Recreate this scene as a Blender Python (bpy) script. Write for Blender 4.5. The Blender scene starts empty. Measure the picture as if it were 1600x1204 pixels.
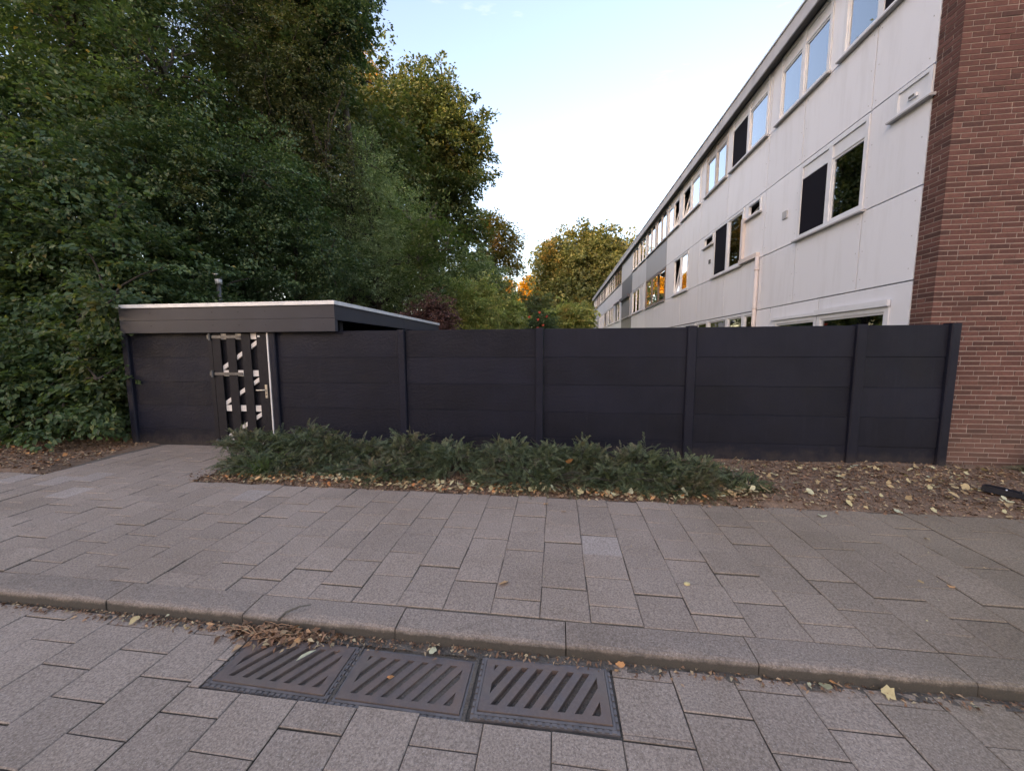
import bpy, math, random
import numpy as np
from mathutils import Vector, Matrix

SC = bpy.context.scene
COL = SC.collection
R = math.radians
rng = np.random.default_rng(7)
random.seed(7)

# ------------------------------------------------------------------ camera
cam_d = bpy.data.cameras.new('camera')
cam_d.sensor_fit = 'HORIZONTAL'
cam_d.sensor_width = 36.0
cam_d.lens = 36.0 * 566.0 / 1600.0
cam_d.clip_start = 0.05
cam_d.clip_end = 2000.0
cam = bpy.data.objects.new('camera', cam_d)
COL.objects.link(cam)
SC.camera = cam
CAM = Vector((0.0, 0.0, 1.55))


def _basis():
    y = np.array([70.0, 57.0, 566.0]); y /= np.linalg.norm(y)
    x = np.array([4585.0, -40.0, -566.0]); x -= y * (x @ y); x /= np.linalg.norm(x)
    z = np.cross(x, y)
    if z[1] < 0: z = -z
    return x, y, z


BX, BY, BZ = _basis()
right = Vector((BX[0], BY[0], BZ[0])); up = Vector((BX[1], BY[1], BZ[1])); fwd = Vector((BX[2], BY[2], BZ[2]))
mw = Matrix((( right.x, up.x, -fwd.x, CAM.x), (right.y, up.y, -fwd.y, CAM.y), (right.z, up.z, -fwd.z, CAM.z), (0, 0, 0, 1)))
cam.matrix_world = mw

# ------------------------------------------------------------------ world and sun
SUN_EL, SUN_AZ = 9.0, 202.0           # degrees; azimuth from +Y, positive towards +X
world = bpy.data.worlds.new('World')
SC.world = world
world.use_nodes = True
wt = world.node_tree
bg = wt.nodes['Background']
sky = wt.nodes.new('ShaderNodeTexSky')
sky.sky_type = 'NISHITA'
sky.sun_disc = False
sky.sun_elevation = R(SUN_EL)
sky.sun_rotation = R(SUN_AZ % 360)
sky.air_density = 1.0
sky.dust_density = 2.4
sky.ozone_density = 1.4
bg.inputs[1].default_value = 0.13
# thin wisps of high cloud over the whole dome
tc = wt.nodes.new('ShaderNodeTexCoord')
mp = wt.nodes.new('ShaderNodeMapping'); mp.inputs['Scale'].default_value = (1.6, 2.6, 7.0)
mp.inputs['Rotation'].default_value = (0.25, 0.1, 0.5)
nz = wt.nodes.new('ShaderNodeTexNoise'); nz.inputs['Scale'].default_value = 2.3; nz.inputs['Detail'].default_value = 7; nz.inputs['Roughness'].default_value = 0.6
cr = wt.nodes.new('ShaderNodeValToRGB')
cr.color_ramp.elements[0].position = 0.60; cr.color_ramp.elements[0].color = (0, 0, 0, 1)
cr.color_ramp.elements[1].position = 0.86; cr.color_ramp.elements[1].color = (1, 1, 1, 1)
mx = wt.nodes.new('ShaderNodeMix'); mx.data_type = 'RGBA'; mx.blend_type = 'MIX'
mulf = wt.nodes.new('ShaderNodeMath'); mulf.operation = 'MULTIPLY'; mulf.inputs[1].default_value = 0.30
wt.links.new(tc.outputs['Generated'], mp.inputs[0]); wt.links.new(mp.outputs[0], nz.inputs[0])
wt.links.new(nz.outputs[0], cr.inputs[0]); wt.links.new(cr.outputs[0], mulf.inputs[0])
wt.links.new(mulf.outputs[0], mx.inputs[0])
wt.links.new(sky.outputs[0], mx.inputs[6]); mx.inputs[7].default_value = (3.6, 3.4, 3.5, 1)
wt.links.new(mx.outputs[2], bg.inputs[0])

sun_d = bpy.data.lights.new('sun', 'SUN')
sun_d.energy = 0.8
sun_d.angle = R(0.6)
sun_d.color = (1.0, 0.70, 0.44)
sun = bpy.data.objects.new('sun', sun_d)
COL.objects.link(sun)
sdir = Vector((math.sin(R(SUN_AZ)) * math.cos(R(SUN_EL)), math.cos(R(SUN_AZ)) * math.cos(R(SUN_EL)), math.sin(R(SUN_EL))))
sun.rotation_euler = sdir.to_track_quat('Z', 'Y').to_euler()

vs = SC.view_settings
vs.view_transform = 'Standard'
vs.look = 'None'
vs.gamma = 1.0
vs.use_curve_mapping = False
vs.exposure = 2.68
vs.use_white_balance = True
vs.white_balance_temperature = 7500
vs.white_balance_tint = 25

# ------------------------------------------------------------------ helpers
ORG = {}


def props(o, label=None, cat=None, group=None, kind=None):
    if label: o['label'] = label
    if cat: o['category'] = cat
    if group: o['group'] = group
    if kind: o['kind'] = kind
    return o


def thing(name, loc, label=None, cat=None, group=None, kind=None):
    o = bpy.data.objects.new(name, None)
    o.empty_display_size = 0.2
    o.location = loc
    COL.objects.link(o)
    ORG[o] = Vector(loc)
    return props(o, label, cat, group, kind)


def link(name, me, parent=None, loc=(0, 0, 0)):
    o = bpy.data.objects.new(name, me)
    COL.objects.link(o)
    o.location = loc
    if parent is not None:
        o.parent = parent
        ORG[o] = ORG[parent]
    else:
        ORG[o] = Vector(loc)
    return o


class MB:
    def __init__(s):
        s.v = []; s.f = []; s.m = []; s.a = []

    def poly(s, pts, m=0):
        b = len(s.v); s.v += [tuple(p) for p in pts]; s.f.append(tuple(range(b, b + len(pts)))); s.m.append(m)

    def box(s, x0, x1, y0, y1, z0, z1, m=0, skip=''):
        b = len(s.v)
        s.v += [(x0, y0, z0), (x1, y0, z0), (x1, y1, z0), (x0, y1, z0), (x0, y0, z1), (x1, y0, z1), (x1, y1, z1), (x0, y1, z1)]
        for k, f in (('b', (0, 3, 2, 1)), ('t', (4, 5, 6, 7)), ('f', (0, 1, 5, 4)), ('k', (2, 3, 7, 6)), ('l', (3, 0, 4, 7)), ('r', (1, 2, 6, 5))):
            if k in skip: continue
            s.f.append(tuple(b + i for i in f)); s.m.append(m)

    def prism(s, pts, h, m=0):
        """pts: 3D polygon, h: extrusion vector"""
        n = len(pts); b = len(s.v)
        s.v += [tuple(p) for p in pts] + [(p[0] + h[0], p[1] + h[1], p[2] + h[2]) for p in pts]
        s.f.append(tuple(range(b, b + n))[::-1]); s.m.append(m)
        s.f.append(tuple(range(b + n, b + 2 * n))); s.m.append(m)
        for i in range(n):
            j = (i + 1) % n
            s.f.append((b + i, b + j, b + n + j, b + n + i)); s.m.append(m)

    def tube(s, pts, rad, n=6, m=0, caps=True):
        pts = [Vector(p) for p in pts]
        b0 = len(s.v)
        for i, p in enumerate(pts):
            d = (pts[min(i + 1, len(pts) - 1)] - pts[max(i - 1, 0)])
            if d.length < 1e-6: d = Vector((0, 0, 1))
            d.normalize()
            a = d.orthogonal().normalized() if abs(d.z) > 0.95 else d.cross(Vector((0, 0, 1))).normalized()
            c = d.cross(a)
            r = rad[i] if hasattr(rad, '__len__') else rad
            for k in range(n):
                t = 2 * math.pi * k / n
                s.v.append(tuple(p + a * (math.cos(t) * r) + c * (math.sin(t) * r)))
        for i in range(len(pts) - 1):
            for k in range(n):
                k2 = (k + 1) % n
                s.f.append((b0 + i * n + k, b0 + i * n + k2, b0 + (i + 1) * n + k2, b0 + (i + 1) * n + k)); s.m.append(m)
        if caps:
            s.f.append(tuple(b0 + k for k in range(n))[::-1]); s.m.append(m)
            e = b0 + (len(pts) - 1) * n
            s.f.append(tuple(e + k for k in range(n))); s.m.append(m)

    def mesh(s, name, mats, off=(0, 0, 0), smooth=False, rnd=None):
        me = bpy.data.meshes.new(name)
        ox, oy, oz = off
        me.from_pydata([(x - ox, y - oy, z - oz) for x, y, z in s.v], [], s.f)
        if not isinstance(mats, (list, tuple)): mats = [mats]
        for mt in mats: me.materials.append(mt)
        if any(s.m): me.polygons.foreach_set('material_index', s.m)
        if smooth: me.polygons.foreach_set('use_smooth', [True] * len(me.polygons))
        if rnd is not None:
            at = me.attributes.new('rnd', 'FLOAT', 'POINT')
            at.data.foreach_set('value', np.broadcast_to(np.asarray(rnd, dtype=np.float32), (len(me.vertices),)).copy())
        me.update()
        return me

    def build(s, name, mats, parent=None, smooth=False, rnd=None):
        off = ORG[parent] if parent is not None else (0, 0, 0)
        return link(name, s.mesh(name, mats, off, smooth, rnd), parent)


# ------------------------------------------------------------------ materials
class NT:
    def __init__(s, name):
        s.mat = bpy.data.materials.new(name); s.mat.use_nodes = True
        s.t = s.mat.node_tree; s.p = s.t.nodes['Principled BSDF']; s.out = s.t.nodes['Material Output']

    def n(s, typ, **kw):
        nd = s.t.nodes.new(typ)
        for k, v in kw.items():
            if k.startswith('i_'):
                key = k[2:]
                key = int(key) if key.isdigit() else key.replace('_', ' ')
                if isinstance(v, bpy.types.NodeSocket): s.t.links.new(v, nd.inputs[key])
                else: nd.inputs[key].default_value = v
            else: setattr(nd, k, v)
        return nd

    def pos(s): return s.n('ShaderNodeNewGeometry').outputs['Position']

    def scaled(s, vec, sc):
        return s.n('ShaderNodeMapping', i_0=vec, i_Scale=sc).outputs[0]

    def noise(s, scale, detail=4, rough=0.55, vec=None):
        return s.n('ShaderNodeTexNoise', i_Vector=vec if vec is not None else s.pos(), i_Scale=scale, i_Detail=detail, i_Roughness=rough).outputs[0]

    def ramp(s, fac, stops):
        nd = s.n('ShaderNodeValToRGB', i_0=fac)
        el = nd.color_ramp.elements
        while len(el) < len(stops): el.new(0.5)
        for e, (p, c) in zip(el, stops):
            e.position = p; e.color = (*c, 1) if len(c) == 3 else c
        return nd.outputs[0]

    def fr(s, fac, a, b, c=0.0, d=1.0):
        return s.n('ShaderNodeMapRange', i_0=fac, i_1=a, i_2=b, i_3=c, i_4=d).outputs[0]

    def mix(s, fac, a, b, mode='MIX'):
        nd = s.n('ShaderNodeMix', data_type='RGBA', blend_type=mode)
        for i, v in ((0, fac), (6, a), (7, b)):
            if isinstance(v, bpy.types.NodeSocket): s.t.links.new(v, nd.inputs[i])
            elif i == 0: nd.inputs[0].default_value = v
            else: nd.inputs[i].default_value = (*v, 1)
        return nd.outputs[2]

    def math(s, op, a, b=0.0):
        nd = s.n('ShaderNodeMath', operation=op)
        for i, v in ((0, a), (1, b)):
            if isinstance(v, bpy.types.NodeSocket): s.t.links.new(v, nd.inputs[i])
            else: nd.inputs[i].default_value = v
        return nd.outputs[0]

    def attr(s, name): return s.n('ShaderNodeAttribute', attribute_name=name).outputs['Fac']

    def col(s, v): 
        if isinstance(v, bpy.types.NodeSocket): s.t.links.new(v, s.p.inputs['Base Color'])
        else: s.p.inputs['Base Color'].default_value = (*v, 1)

    def bump(s, h, strength=0.4, dist=0.01):
        b = s.n('ShaderNodeBump', i_Strength=strength, i_Distance=dist, i_Height=h)
        s.t.links.new(b.outputs[0], s.p.inputs['Normal'])

    def rough(s, v):
        if isinstance(v, bpy.types.NodeSocket): s.t.links.new(v, s.p.inputs['Roughness'])
        else: s.p.inputs['Roughness'].default_value = v

    def spec(s, v): s.p.inputs['Specular IOR Level'].default_value = v


def simple(name, c, rough=0.6, var=0.15, scale=6.0, bump=0.0, bscale=60, metal=0.0, spec=0.5):
    t = NT(name)
    n = t.noise(scale, 5)
    t.col(t.mix(t.fr(n, 0.3, 0.7), tuple(x * (1 - var) for x in c), tuple(min(1, x * (1 + var)) for x in c)))
    t.rough(rough); t.p.inputs['Metallic'].default_value = metal; t.spec(spec)
    if bump: t.bump(t.noise(bscale, 4), bump, 0.005)
    return t.mat


def concrete(name, base, gutter=False, dirt=True):
    t = NT(name)
    r = t.attr('rnd')
    c = t.mix(t.fr(r, 0, 1), tuple(x * 0.92 for x in base), tuple(x * 1.07 for x in base))
    # fine aggregate
    g = t.noise(95, 3, 0.75)
    c = t.mix(t.fr(g, 0.32, 0.68), t.mix(1.0, c, (0.58, 0.56, 0.56), 'MULTIPLY'), t.mix(1.0, c, (1.38, 1.36, 1.36), 'MULTIPLY'))
    vo = t.n('ShaderNodeTexVoronoi', i_Vector=t.pos(), i_Scale=150.0)
    sp = t.fr(vo.outputs['Distance'], 0.12, 0.30, 1, 0)
    pick = t.fr(t.n('ShaderNodeSeparateColor', i_0=vo.outputs['Color']).outputs[0], 0.72, 0.78)
    c = t.mix(t.math('MULTIPLY', t.math('MULTIPLY', sp, pick), 0.75), c, (0.62, 0.58, 0.56))
    pick2 = t.fr(t.n('ShaderNodeSeparateColor', i_0=vo.outputs['Color']).outputs[1], 0.75, 0.8)
    c = t.mix(t.math('MULTIPLY', t.math('MULTIPLY', sp, pick2), 0.6), c, (0.05, 0.045, 0.045))
    if dirt:
        st = t.noise(0.75, 6, 0.62)
        c = t.mix(t.fr(st, 0.42, 0.72, 0, 0.55), c, t.mix(1.0, c, (0.60, 0.56, 0.50), 'MULTIPLY'))
        st3 = t.noise(4.5, 6, 0.7)
        c = t.mix(t.fr(st3, 0.55, 0.75, 0, 0.35), c, t.mix(1.0, c, (0.62, 0.58, 0.54), 'MULTIPLY'))
        # mossy, trodden-in grime towards the gable end
        px = t.n('ShaderNodeSeparateXYZ', i_0=t.pos()).outputs[0]
        edge = t.math('ADD', px, t.fr(t.noise(0.9, 5, 0.6), 0, 1, -1.6, 1.6))
        c = t.mix(t.fr(edge, 0.6, 3.0, 0, 0.75), c, t.mix(1.0, c, (0.70, 0.69, 0.58), 'MULTIPLY'))
    if gutter:      # gutter grime, with the shade on the kerb face painted in too
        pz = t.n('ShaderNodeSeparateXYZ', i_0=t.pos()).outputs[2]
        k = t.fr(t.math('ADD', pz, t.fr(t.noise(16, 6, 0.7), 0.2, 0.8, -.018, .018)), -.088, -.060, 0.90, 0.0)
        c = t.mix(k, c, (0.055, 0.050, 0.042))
    t.col(c); t.rough(0.88); t.spec(0.35)
    t.bump(g, 0.55, 0.004)
    return t.mat


M = {}
M['paver'] = concrete('paver concrete', (0.302, 0.245, 0.203))
M['paver_pale'] = concrete('pale paver concrete', (0.355, 0.305, 0.272))
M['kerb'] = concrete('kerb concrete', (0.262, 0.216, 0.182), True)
M['road_paver'] = concrete('road paver concrete', (0.304, 0.248, 0.206))


def m_soil(name, a, b, s=9):
    t = NT(name)
    n = t.noise(s, 8, 0.7)
    c = t.mix(t.fr(n, 0.35, 0.65), a, b)
    c = t.mix(t.fr(t.noise(90, 3, 0.7), 0.4, 0.7, 0, 0.7), c, tuple(x * 1.4 for x in b))
    t.col(c); t.rough(0.95); t.spec(0.2); t.bump(t.noise(45, 6, 0.7), 0.9, 0.02)
    return t.mat


M['soil'] = m_soil('brown soil', (0.125, 0.084, 0.060), (0.23, 0.155, 0.11))
M['joint'] = m_soil('joint dirt', (0.085, 0.074, 0.064), (0.145, 0.126, 0.108), 5)
M['grass_ground'] = m_soil('rough ground', (0.03, 0.035, 0.018), (0.06, 0.055, 0.03), 3)


def m_fence(name, c, hammer=1.0):
    t = NT(name)
    n = t.math('ADD', t.noise(1.7, 6, 0.6), t.math('MULTIPLY', t.attr('rnd'), 0.3))
    col = t.mix(t.fr(n, 0.35, 0.95), tuple(x * 0.75 for x in c), tuple(x * 1.5 for x in c))
    sc = t.noise(35, 5, 0.8, t.scaled(t.pos(), (0.25, 1, 1)))
    col = t.mix(t.fr(sc, 0.68, 0.80, 0, 0.25), col, (0.06, 0.058, 0.062))
    pz = t.n('ShaderNodeSeparateXYZ', i_0=t.pos()).outputs[2]
    sp = t.fr(t.math('ADD', pz, t.fr(t.noise(7, 6, 0.7), 0.2, 0.8, -.16, .16)), 0.02, 0.20, 0.28, 0.0)
    col = t.mix(sp, col, (0.095, 0.075, 0.058))
    run = t.noise(5.0, 5, 0.65, t.scaled(t.pos(), (3.0, 1, 0.22)))
    col = t.mix(t.fr(run, 0.56, 0.80, 0, 0.35), col, (0.021, 0.023, 0.036))
    t.col(col)
    t.rough(t.fr(t.noise(3.0, 4), 0.3, 0.7, 0.50, 0.66)); t.spec(0.22)
    px = t.n('ShaderNodeSeparateXYZ', i_0=t.pos()).outputs[0]
    h1 = t.noise(30, 3, 0.5)
    amt = t.fr(t.math('ADD', px, t.fr(t.noise(0.8, 3), 0, 1, -1.5, 1.5)), -1.5, 1.0, 1.0, 0.25)
    h = t.math('ADD', t.math('MULTIPLY', h1, amt), t.math('MULTIPLY', t.noise(120, 3), 0.18))
    t.bump(h, 0.6 * hammer, 0.012)
    return t.mat


M['fence'] = m_fence('black masonry paint', (0.0068, 0.0078, 0.0155))
M['gate_wood'] = simple('anthracite gate timber', (0.013, 0.0125, 0.0165), 0.6, 0.2, 14, 0.3, 40, spec=0.2)
M['pale_wood'] = simple('unpainted pale gate timber', (0.66, 0.62, 0.59), 0.7, 0.1, 20, 0.2, 60)
M['zinc'] = simple('galvanised strap', (0.13, 0.13, 0.135), 0.45, 0.25, 60, 0.3, 120, 0.6)
M['brass'] = simple('worn lock plate', (0.55, 0.50, 0.42), 0.35, 0.15, 40, 0.1, 90, 0.6)
M['fascia'] = simple('dark grey fascia board', (0.030, 0.031, 0.042), 0.5, 0.12, 3, 0.15, 50, spec=0.35)
M['alu'] = simple('aluminium roof trim', (0.66, 0.67, 0.69), 0.45, 0.1, 9, 0.1, 80, 0.2)
M['roofing'] = simple('grey roofing felt', (0.07, 0.07, 0.072), 0.9, 0.3, 2, 0.4, 50)
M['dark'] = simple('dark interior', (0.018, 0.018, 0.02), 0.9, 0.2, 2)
M['iron'] = None
t = NT('rusty cast iron')
n1 = t.noise(7, 6, 0.65); n2 = t.noise(60, 4, 0.7)
c = t.mix(t.fr(n1, 0.38, 0.66), (0.140, 0.114, 0.108), (0.190, 0.138, 0.116))
c = t.mix(t.fr(n2, 0.45, 0.75, 0, 0.6), c, (0.23, 0.175, 0.15))
c = t.mix(t.fr(t.noise(3.2, 6, 0.7), 0.50, 0.72, 0, 0.6), c, (0.20, 0.165, 0.135))
t.col(c); t.rough(t.fr(n1, 0.3, 0.7, 0.38, 0.72)); t.p.inputs['Metallic'].default_value = 0.35; t.bump(n2, 0.4, 0.003)
M['iron'] = t.mat
M['iron_dark'] = simple('dark cast iron frame', (0.165, 0.145, 0.138), 0.5, 0.25, 20, 0.3, 90, 0.35)


def m_brick():
    t = NT('red brown brick')
    r = t.attr('rnd')
    c = t.ramp(r, [(0, (0.066, 0.032, 0.028)), (0.2, (0.094, 0.042, 0.035)), (0.7, (0.124, 0.054, 0.045)), (1, (0.150, 0.070, 0.058))])
    n = t.noise(38, 5, 0.7)
    c = t.mix(t.fr(n, 0.35, 0.7), t.mix(1.0, c, (0.78, 0.78, 0.78), 'MULTIPLY'), t.mix(1.0, c, (1.22, 1.2, 1.18), 'MULTIPLY'))
    pz = t.n('ShaderNodeSeparateXYZ', i_0=t.pos()).outputs[2]
    lo = t.fr(t.math('ADD', pz, t.fr(t.noise(1.3, 5, 0.6), 0, 1, -0.8, 0.8)), 0.0, 1.2, 0.5, 0.0)
    c = t.mix(lo, c, (0.150, 0.100, 0.078))
    t.col(c); t.rough(0.85); t.spec(0.3); t.bump(n, 0.6, 0.004)
    return t.mat


M['brick'] = m_brick()
M['mortar'] = simple('grey mortar', (0.31, 0.252, 0.226), 0.95, 0.18, 8, 0.6, 90)


def m_panel(name, c, streak=0.17):
    t = NT(name)
    r = t.attr('rnd')
    col = t.mix(r, tuple(x * 0.95 for x in c), tuple(min(1, x * 1.04) for x in c))
    s = t.noise(2.2, 6, 0.65, t.scaled(t.pos(), (1, 2.2, 0.28)))
    col = t.mix(t.fr(s, 0.5, 0.78, 0, streak * 3.2), col, t.mix(1.0, col, (0.80, 0.79, 0.77), 'MULTIPLY'))
    sp = t.noise(70, 2, 0.5)
    col = t.mix(t.fr(sp, 0.74, 0.78, 0, 0.35), col, (0.25, 0.24, 0.22))
    t.col(col); t.rough(0.42); t.spec(0.4)
    t.bump(t.noise(1.6, 2), 0.12, 0.02)
    return t.mat


M['panel'] = m_panel('white facade panel', (0.735, 0.755, 0.81))
M['panel_grey'] = m_panel('grey facade panel', (0.31, 0.31, 0.34))
M['panel_mid'] = m_panel('pale grey facade panel', (0.52, 0.54, 0.59))
M['panel_slate'] = m_panel('slate blue facade panel', (0.095, 0.10, 0.13))
M['frame'] = simple('white window frame', (0.66, 0.685, 0.73), 0.4, 0.05, 6)
M['frame_grey'] = simple('grey beige window frame', (0.44, 0.43, 0.44), 0.45, 0.08, 6)
M['frame_brown'] = simple('brown window frame', (0.17, 0.125, 0.10), 0.45, 0.1, 6)
M['sill'] = simple('grey window sill', (0.40, 0.40, 0.415), 0.5, 0.1, 6)
M['seal'] = simple('dark joint', (0.05, 0.05, 0.055), 0.8, 0.1, 6)
M['fascia_roof'] = simple('grey roof edge', (0.46, 0.465, 0.49), 0.55, 0.16, 2.2)
M['screen'] = simple('black insect screen', (0.012, 0.011, 0.016), 0.8, 0.1, 200, spec=0.08)
M['curtain'] = simple('pale curtain', (0.50, 0.50, 0.46), 0.9, 0.1, 8)
M['curtain_red'] = simple('dark red curtain', (0.16, 0.055, 0.05), 0.9, 0.15, 8)
M['pipe'] = simple('off white plastic pipe', (0.62, 0.56, 0.54), 0.45, 0.06, 4)
M['white_dark'] = simple('vent grey', (0.12, 0.12, 0.12), 0.7)
M['shutter'] = simple('grey roller shutter', (0.24, 0.235, 0.23), 0.5, 0.05, 5)
M['black_plastic'] = simple('black plastic', (0.012, 0.014, 0.022), 0.35, 0.2, 12)
M['house_wall'] = simple('pale house wall', (0.6, 0.6, 0.6), 0.8)
M['steel'] = simple('bright steel', (0.6, 0.6, 0.6), 0.3, 0.1, 20, 0, 60, 0.9)

t = NT('window glass')
tr = t.n('ShaderNodeBsdfTransparent', i_0=(0.55, 0.60, 0.60, 1))
gl = t.n('ShaderNodeBsdfGlossy', i_0=(0.95, 0.97, 1.0, 1), i_Roughness=0.015)
fr_ = t.n('ShaderNodeFresnel', i_0=1.75)
bmp = t.n('ShaderNodeBump', i_Strength=0.05, i_Distance=0.05, i_Height=t.noise(0.9, 1))
t.t.links.new(bmp.outputs[0], gl.inputs['Normal'])
ms = t.n('ShaderNodeMixShader', i_0=t.math('MULTIPLY_ADD', fr_.outputs[0], 1.0), i_1=tr.outputs[0], i_2=gl.outputs[0])
t.t.links.new(t.math('MINIMUM', t.math('MULTIPLY', fr_.outputs[0], 3.0), 1.0), ms.inputs[0])
t.t.links.new(ms.outputs[0], t.out.inputs[0])
M['glass'] = t.mat


def m_bark(name, c):
    t = NT(name)
    n = t.noise(14, 6, 0.7, t.scaled(t.pos(), (1, 1, 0.25)))
    t.col(t.mix(t.fr(n, 0.3, 0.7), tuple(x * 0.5 for x in c), tuple(x * 1.4 for x in c)))
    t.rough(0.95); t.bump(n, 0.8, 0.02)
    return t.mat


M['bark'] = m_bark('dark bark', (0.055, 0.045, 0.036))
M['bark_pale'] = m_bark('grey bark', (0.11, 0.10, 0.085))


def m_leaf(name, stops, tint=None, tint_amt=0.0, tint_scale=0.5, transl=0.30, rough=0.5, spec=0.35):
    """stops: leaf colours picked per leaf; tint: autumn colour that whole sprays turn"""
    t = NT(name)
    c = t.ramp(t.attr('rnd'), stops)
    cl = t.attr('clump')
    c = t.mix(1.0, c, t.ramp(cl, [(0, (0.66, 0.68, 0.66)), (1, (1.30, 1.30, 1.15))]), 'MULTIPLY')
    if tint:
        f = t.math('ADD', t.noise(tint_scale, 4), t.math('MULTIPLY', cl, 0.22))
        c = t.mix(t.fr(f, 0.80 - 0.35 * tint_amt, 0.98 - 0.35 * tint_amt), c, tint)
    t.col(c); t.rough(rough); t.spec(spec)
    tl = t.n('ShaderNodeBsdfTranslucent', i_0=t.mix(1.0, c, (1.25, 1.35, 0.6), 'MULTIPLY'))
    ms = t.n('ShaderNodeMixShader', i_0=transl, i_1=t.p.outputs[0], i_2=tl.outputs[0])
    t.t.links.new(ms.outputs[0], t.out.inputs[0])
    return t.mat


GREEN = [(0, (0.0434, 0.0800, 0.0416)), (0.4, (0.0700, 0.1167, 0.0567)), (0.85, (0.1034, 0.1534, 0.0700)), (0.98, (0.1501, 0.1750, 0.0700)), (1, (0.2835, 0.2001, 0.0751))]
M['leaf_near'] = m_leaf('hornbeam leaves', GREEN, (0.1050, 0.1000, 0.0420), 0.18, 0.7, 0.36)
M['leaf_deep'] = m_leaf('deep green leaves', [(0, (0.0450, 0.0863, 0.0488)), (0.6, (0.0788, 0.1313, 0.0675)), (1, (0.1237, 0.1688, 0.0825))], (0.1500, 0.1350, 0.0525), 0.15, 0.5)
M['leaf_brownish'] = m_leaf('olive leaves', [(0, (0.0576, 0.0792, 0.0408)), (0.5, (0.0888, 0.1080, 0.0528)), (1, (0.1260, 0.1200, 0.0600))], (0.1260, 0.1080, 0.0540), 0.25, 0.6)
M['leaf_grey'] = m_leaf('grey green leaves', [(0, (0.1298, 0.1978, 0.1128)), (0.5, (0.2041, 0.2797, 0.1561)), (1, (0.3091, 0.3631, 0.2025))], (0.3230, 0.3091, 0.1329), 0.25, 0.4)
M['leaf_oak'] = m_leaf('oak leaves', [(0, (0.0660, 0.0984, 0.0408)), (0.5, (0.1032, 0.1368, 0.0552)), (0.9, (0.1440, 0.1620, 0.0648)), (1, (0.2040, 0.1560, 0.0600))], (0.1800, 0.1500, 0.0540), 0.12, 0.25)
M['leaf_autumn'] = m_leaf('turning leaves', [(0, (0.1080, 0.1148, 0.0351)), (0.5, (0.1755, 0.1553, 0.0459)), (1, (0.2970, 0.1890, 0.0540))], (0.4050, 0.2093, 0.0540), 0.38, 0.4, 0.4)
M['leaf_mid'] = m_leaf('broad green leaves', [(0, (0.09, 0.115, 0.055)), (0.5, (0.135, 0.158, 0.07)), (1, (0.18, 0.175, 0.08))], (0.32, 0.20, 0.06), 0.22, 0.14, 0.35)
M['leaf_orange'] = m_leaf('orange leaves', [(0, (0.48, 0.25, 0.03)), (0.6, (0.60, 0.33, 0.04)), (1, (0.68, 0.42, 0.06))], None, 0, 1, 0.45)
M['leaf_light'] = m_leaf('light green leaves', [(0, (0.1973, 0.2549, 0.1069)), (0.5, (0.3124, 0.3782, 0.1481)), (0.88, (0.4440, 0.4605, 0.1973)), (1, (0.5920, 0.4605, 0.2137))], (0.5591, 0.4440, 0.1808), 0.30, 0.9, 0.35)
M['leaf_purple'] = m_leaf('purple leaves', [(0, (0.069, 0.035, 0.039)), (0.6, (0.127, 0.062, 0.070)), (1, (0.195, 0.117, 0.108))], None, 0, 1, 0.2)
M['leaf_sumac'] = m_leaf('feathery green leaves', [(0, (0.0633, 0.1092, 0.0414)), (0.6, (0.0978, 0.1495, 0.0575)), (1, (0.1495, 0.1782, 0.0782))], None, 0, 1, 0.35)
M['needle'] = m_leaf('yew needles', [(0, (0.0571, 0.0805, 0.0498)), (0.5, (0.1039, 0.1347, 0.0805)), (0.9, (0.1654, 0.1932, 0.1186)), (1, (0.2694, 0.2181, 0.1259))], (0.1932, 0.1596, 0.1010), 0.45, 2.0, 0.2)
M['rose'] = simple('red rose petals', (0.65, 0.10, 0.06), 0.6, 0.2, 30)


def m_litter(name, stops):
    t = NT(name)
    c = t.ramp(t.attr('rnd'), stops)
    n = t.noise(60, 4, 0.7)
    c = t.mix(t.fr(n, 0.45, 0.75, 0, 0.55), c, t.mix(1.0, c, (0.55, 0.45, 0.38), 'MULTIPLY'))
    t.col(c); t.rough(0.75); t.spec(0.25)
    return t.mat


M['litter'] = m_litter('dry leaf litter', [(0, (0.1320, 0.0720, 0.0432)), (0.3, (0.2280, 0.1260, 0.0780)), (0.6, (0.3360, 0.1980, 0.1200)), (0.82, (0.4320, 0.2880, 0.1740)), (1, (0.5280, 0.4320, 0.2640))])
M['litter_pale'] = m_litter('pale fallen leaves', [(0, (0.30, 0.20, 0.10)), (0.4, (0.44, 0.33, 0.18)), (0.7, (0.52, 0.45, 0.24)), (1, (0.46, 0.47, 0.33))])
M['litter_orange'] = m_litter('orange fallen leaves', [(0, (0.42, 0.17, 0.07)), (0.5, (0.58, 0.26, 0.10)), (1, (0.66, 0.40, 0.20))])

# ------------------------------------------------------------------ vectorised leaf meshes
def np_mesh(name, V, F, mat, attrs=None, smooth=False):
    """V (n,3), F (m,k) all faces with k corners"""
    me = bpy.data.meshes.new(name)
    n, (m, k) = len(V), F.shape
    me.vertices.add(n); me.vertices.foreach_set('co', np.ascontiguousarray(V, dtype=np.float32).ravel())
    me.loops.add(m * k); me.loops.foreach_set('vertex_index', np.ascontiguousarray(F, dtype=np.int32).ravel())
    me.polygons.add(m); me.polygons.foreach_set('loop_start', np.arange(0, m * k, k, dtype=np.int32))
    for a, val in (attrs or {}).items():
        at = me.attributes.new(a, 'FLOAT', 'POINT')
        at.data.foreach_set('value', np.ascontiguousarray(val, dtype=np.float32))
    me.materials.append(mat)
    me.update(calc_edges=True)
    me.validate()
    return me


def unit(a):
    return a / np.maximum(np.linalg.norm(a, axis=-1, keepdims=True), 1e-9)


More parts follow.
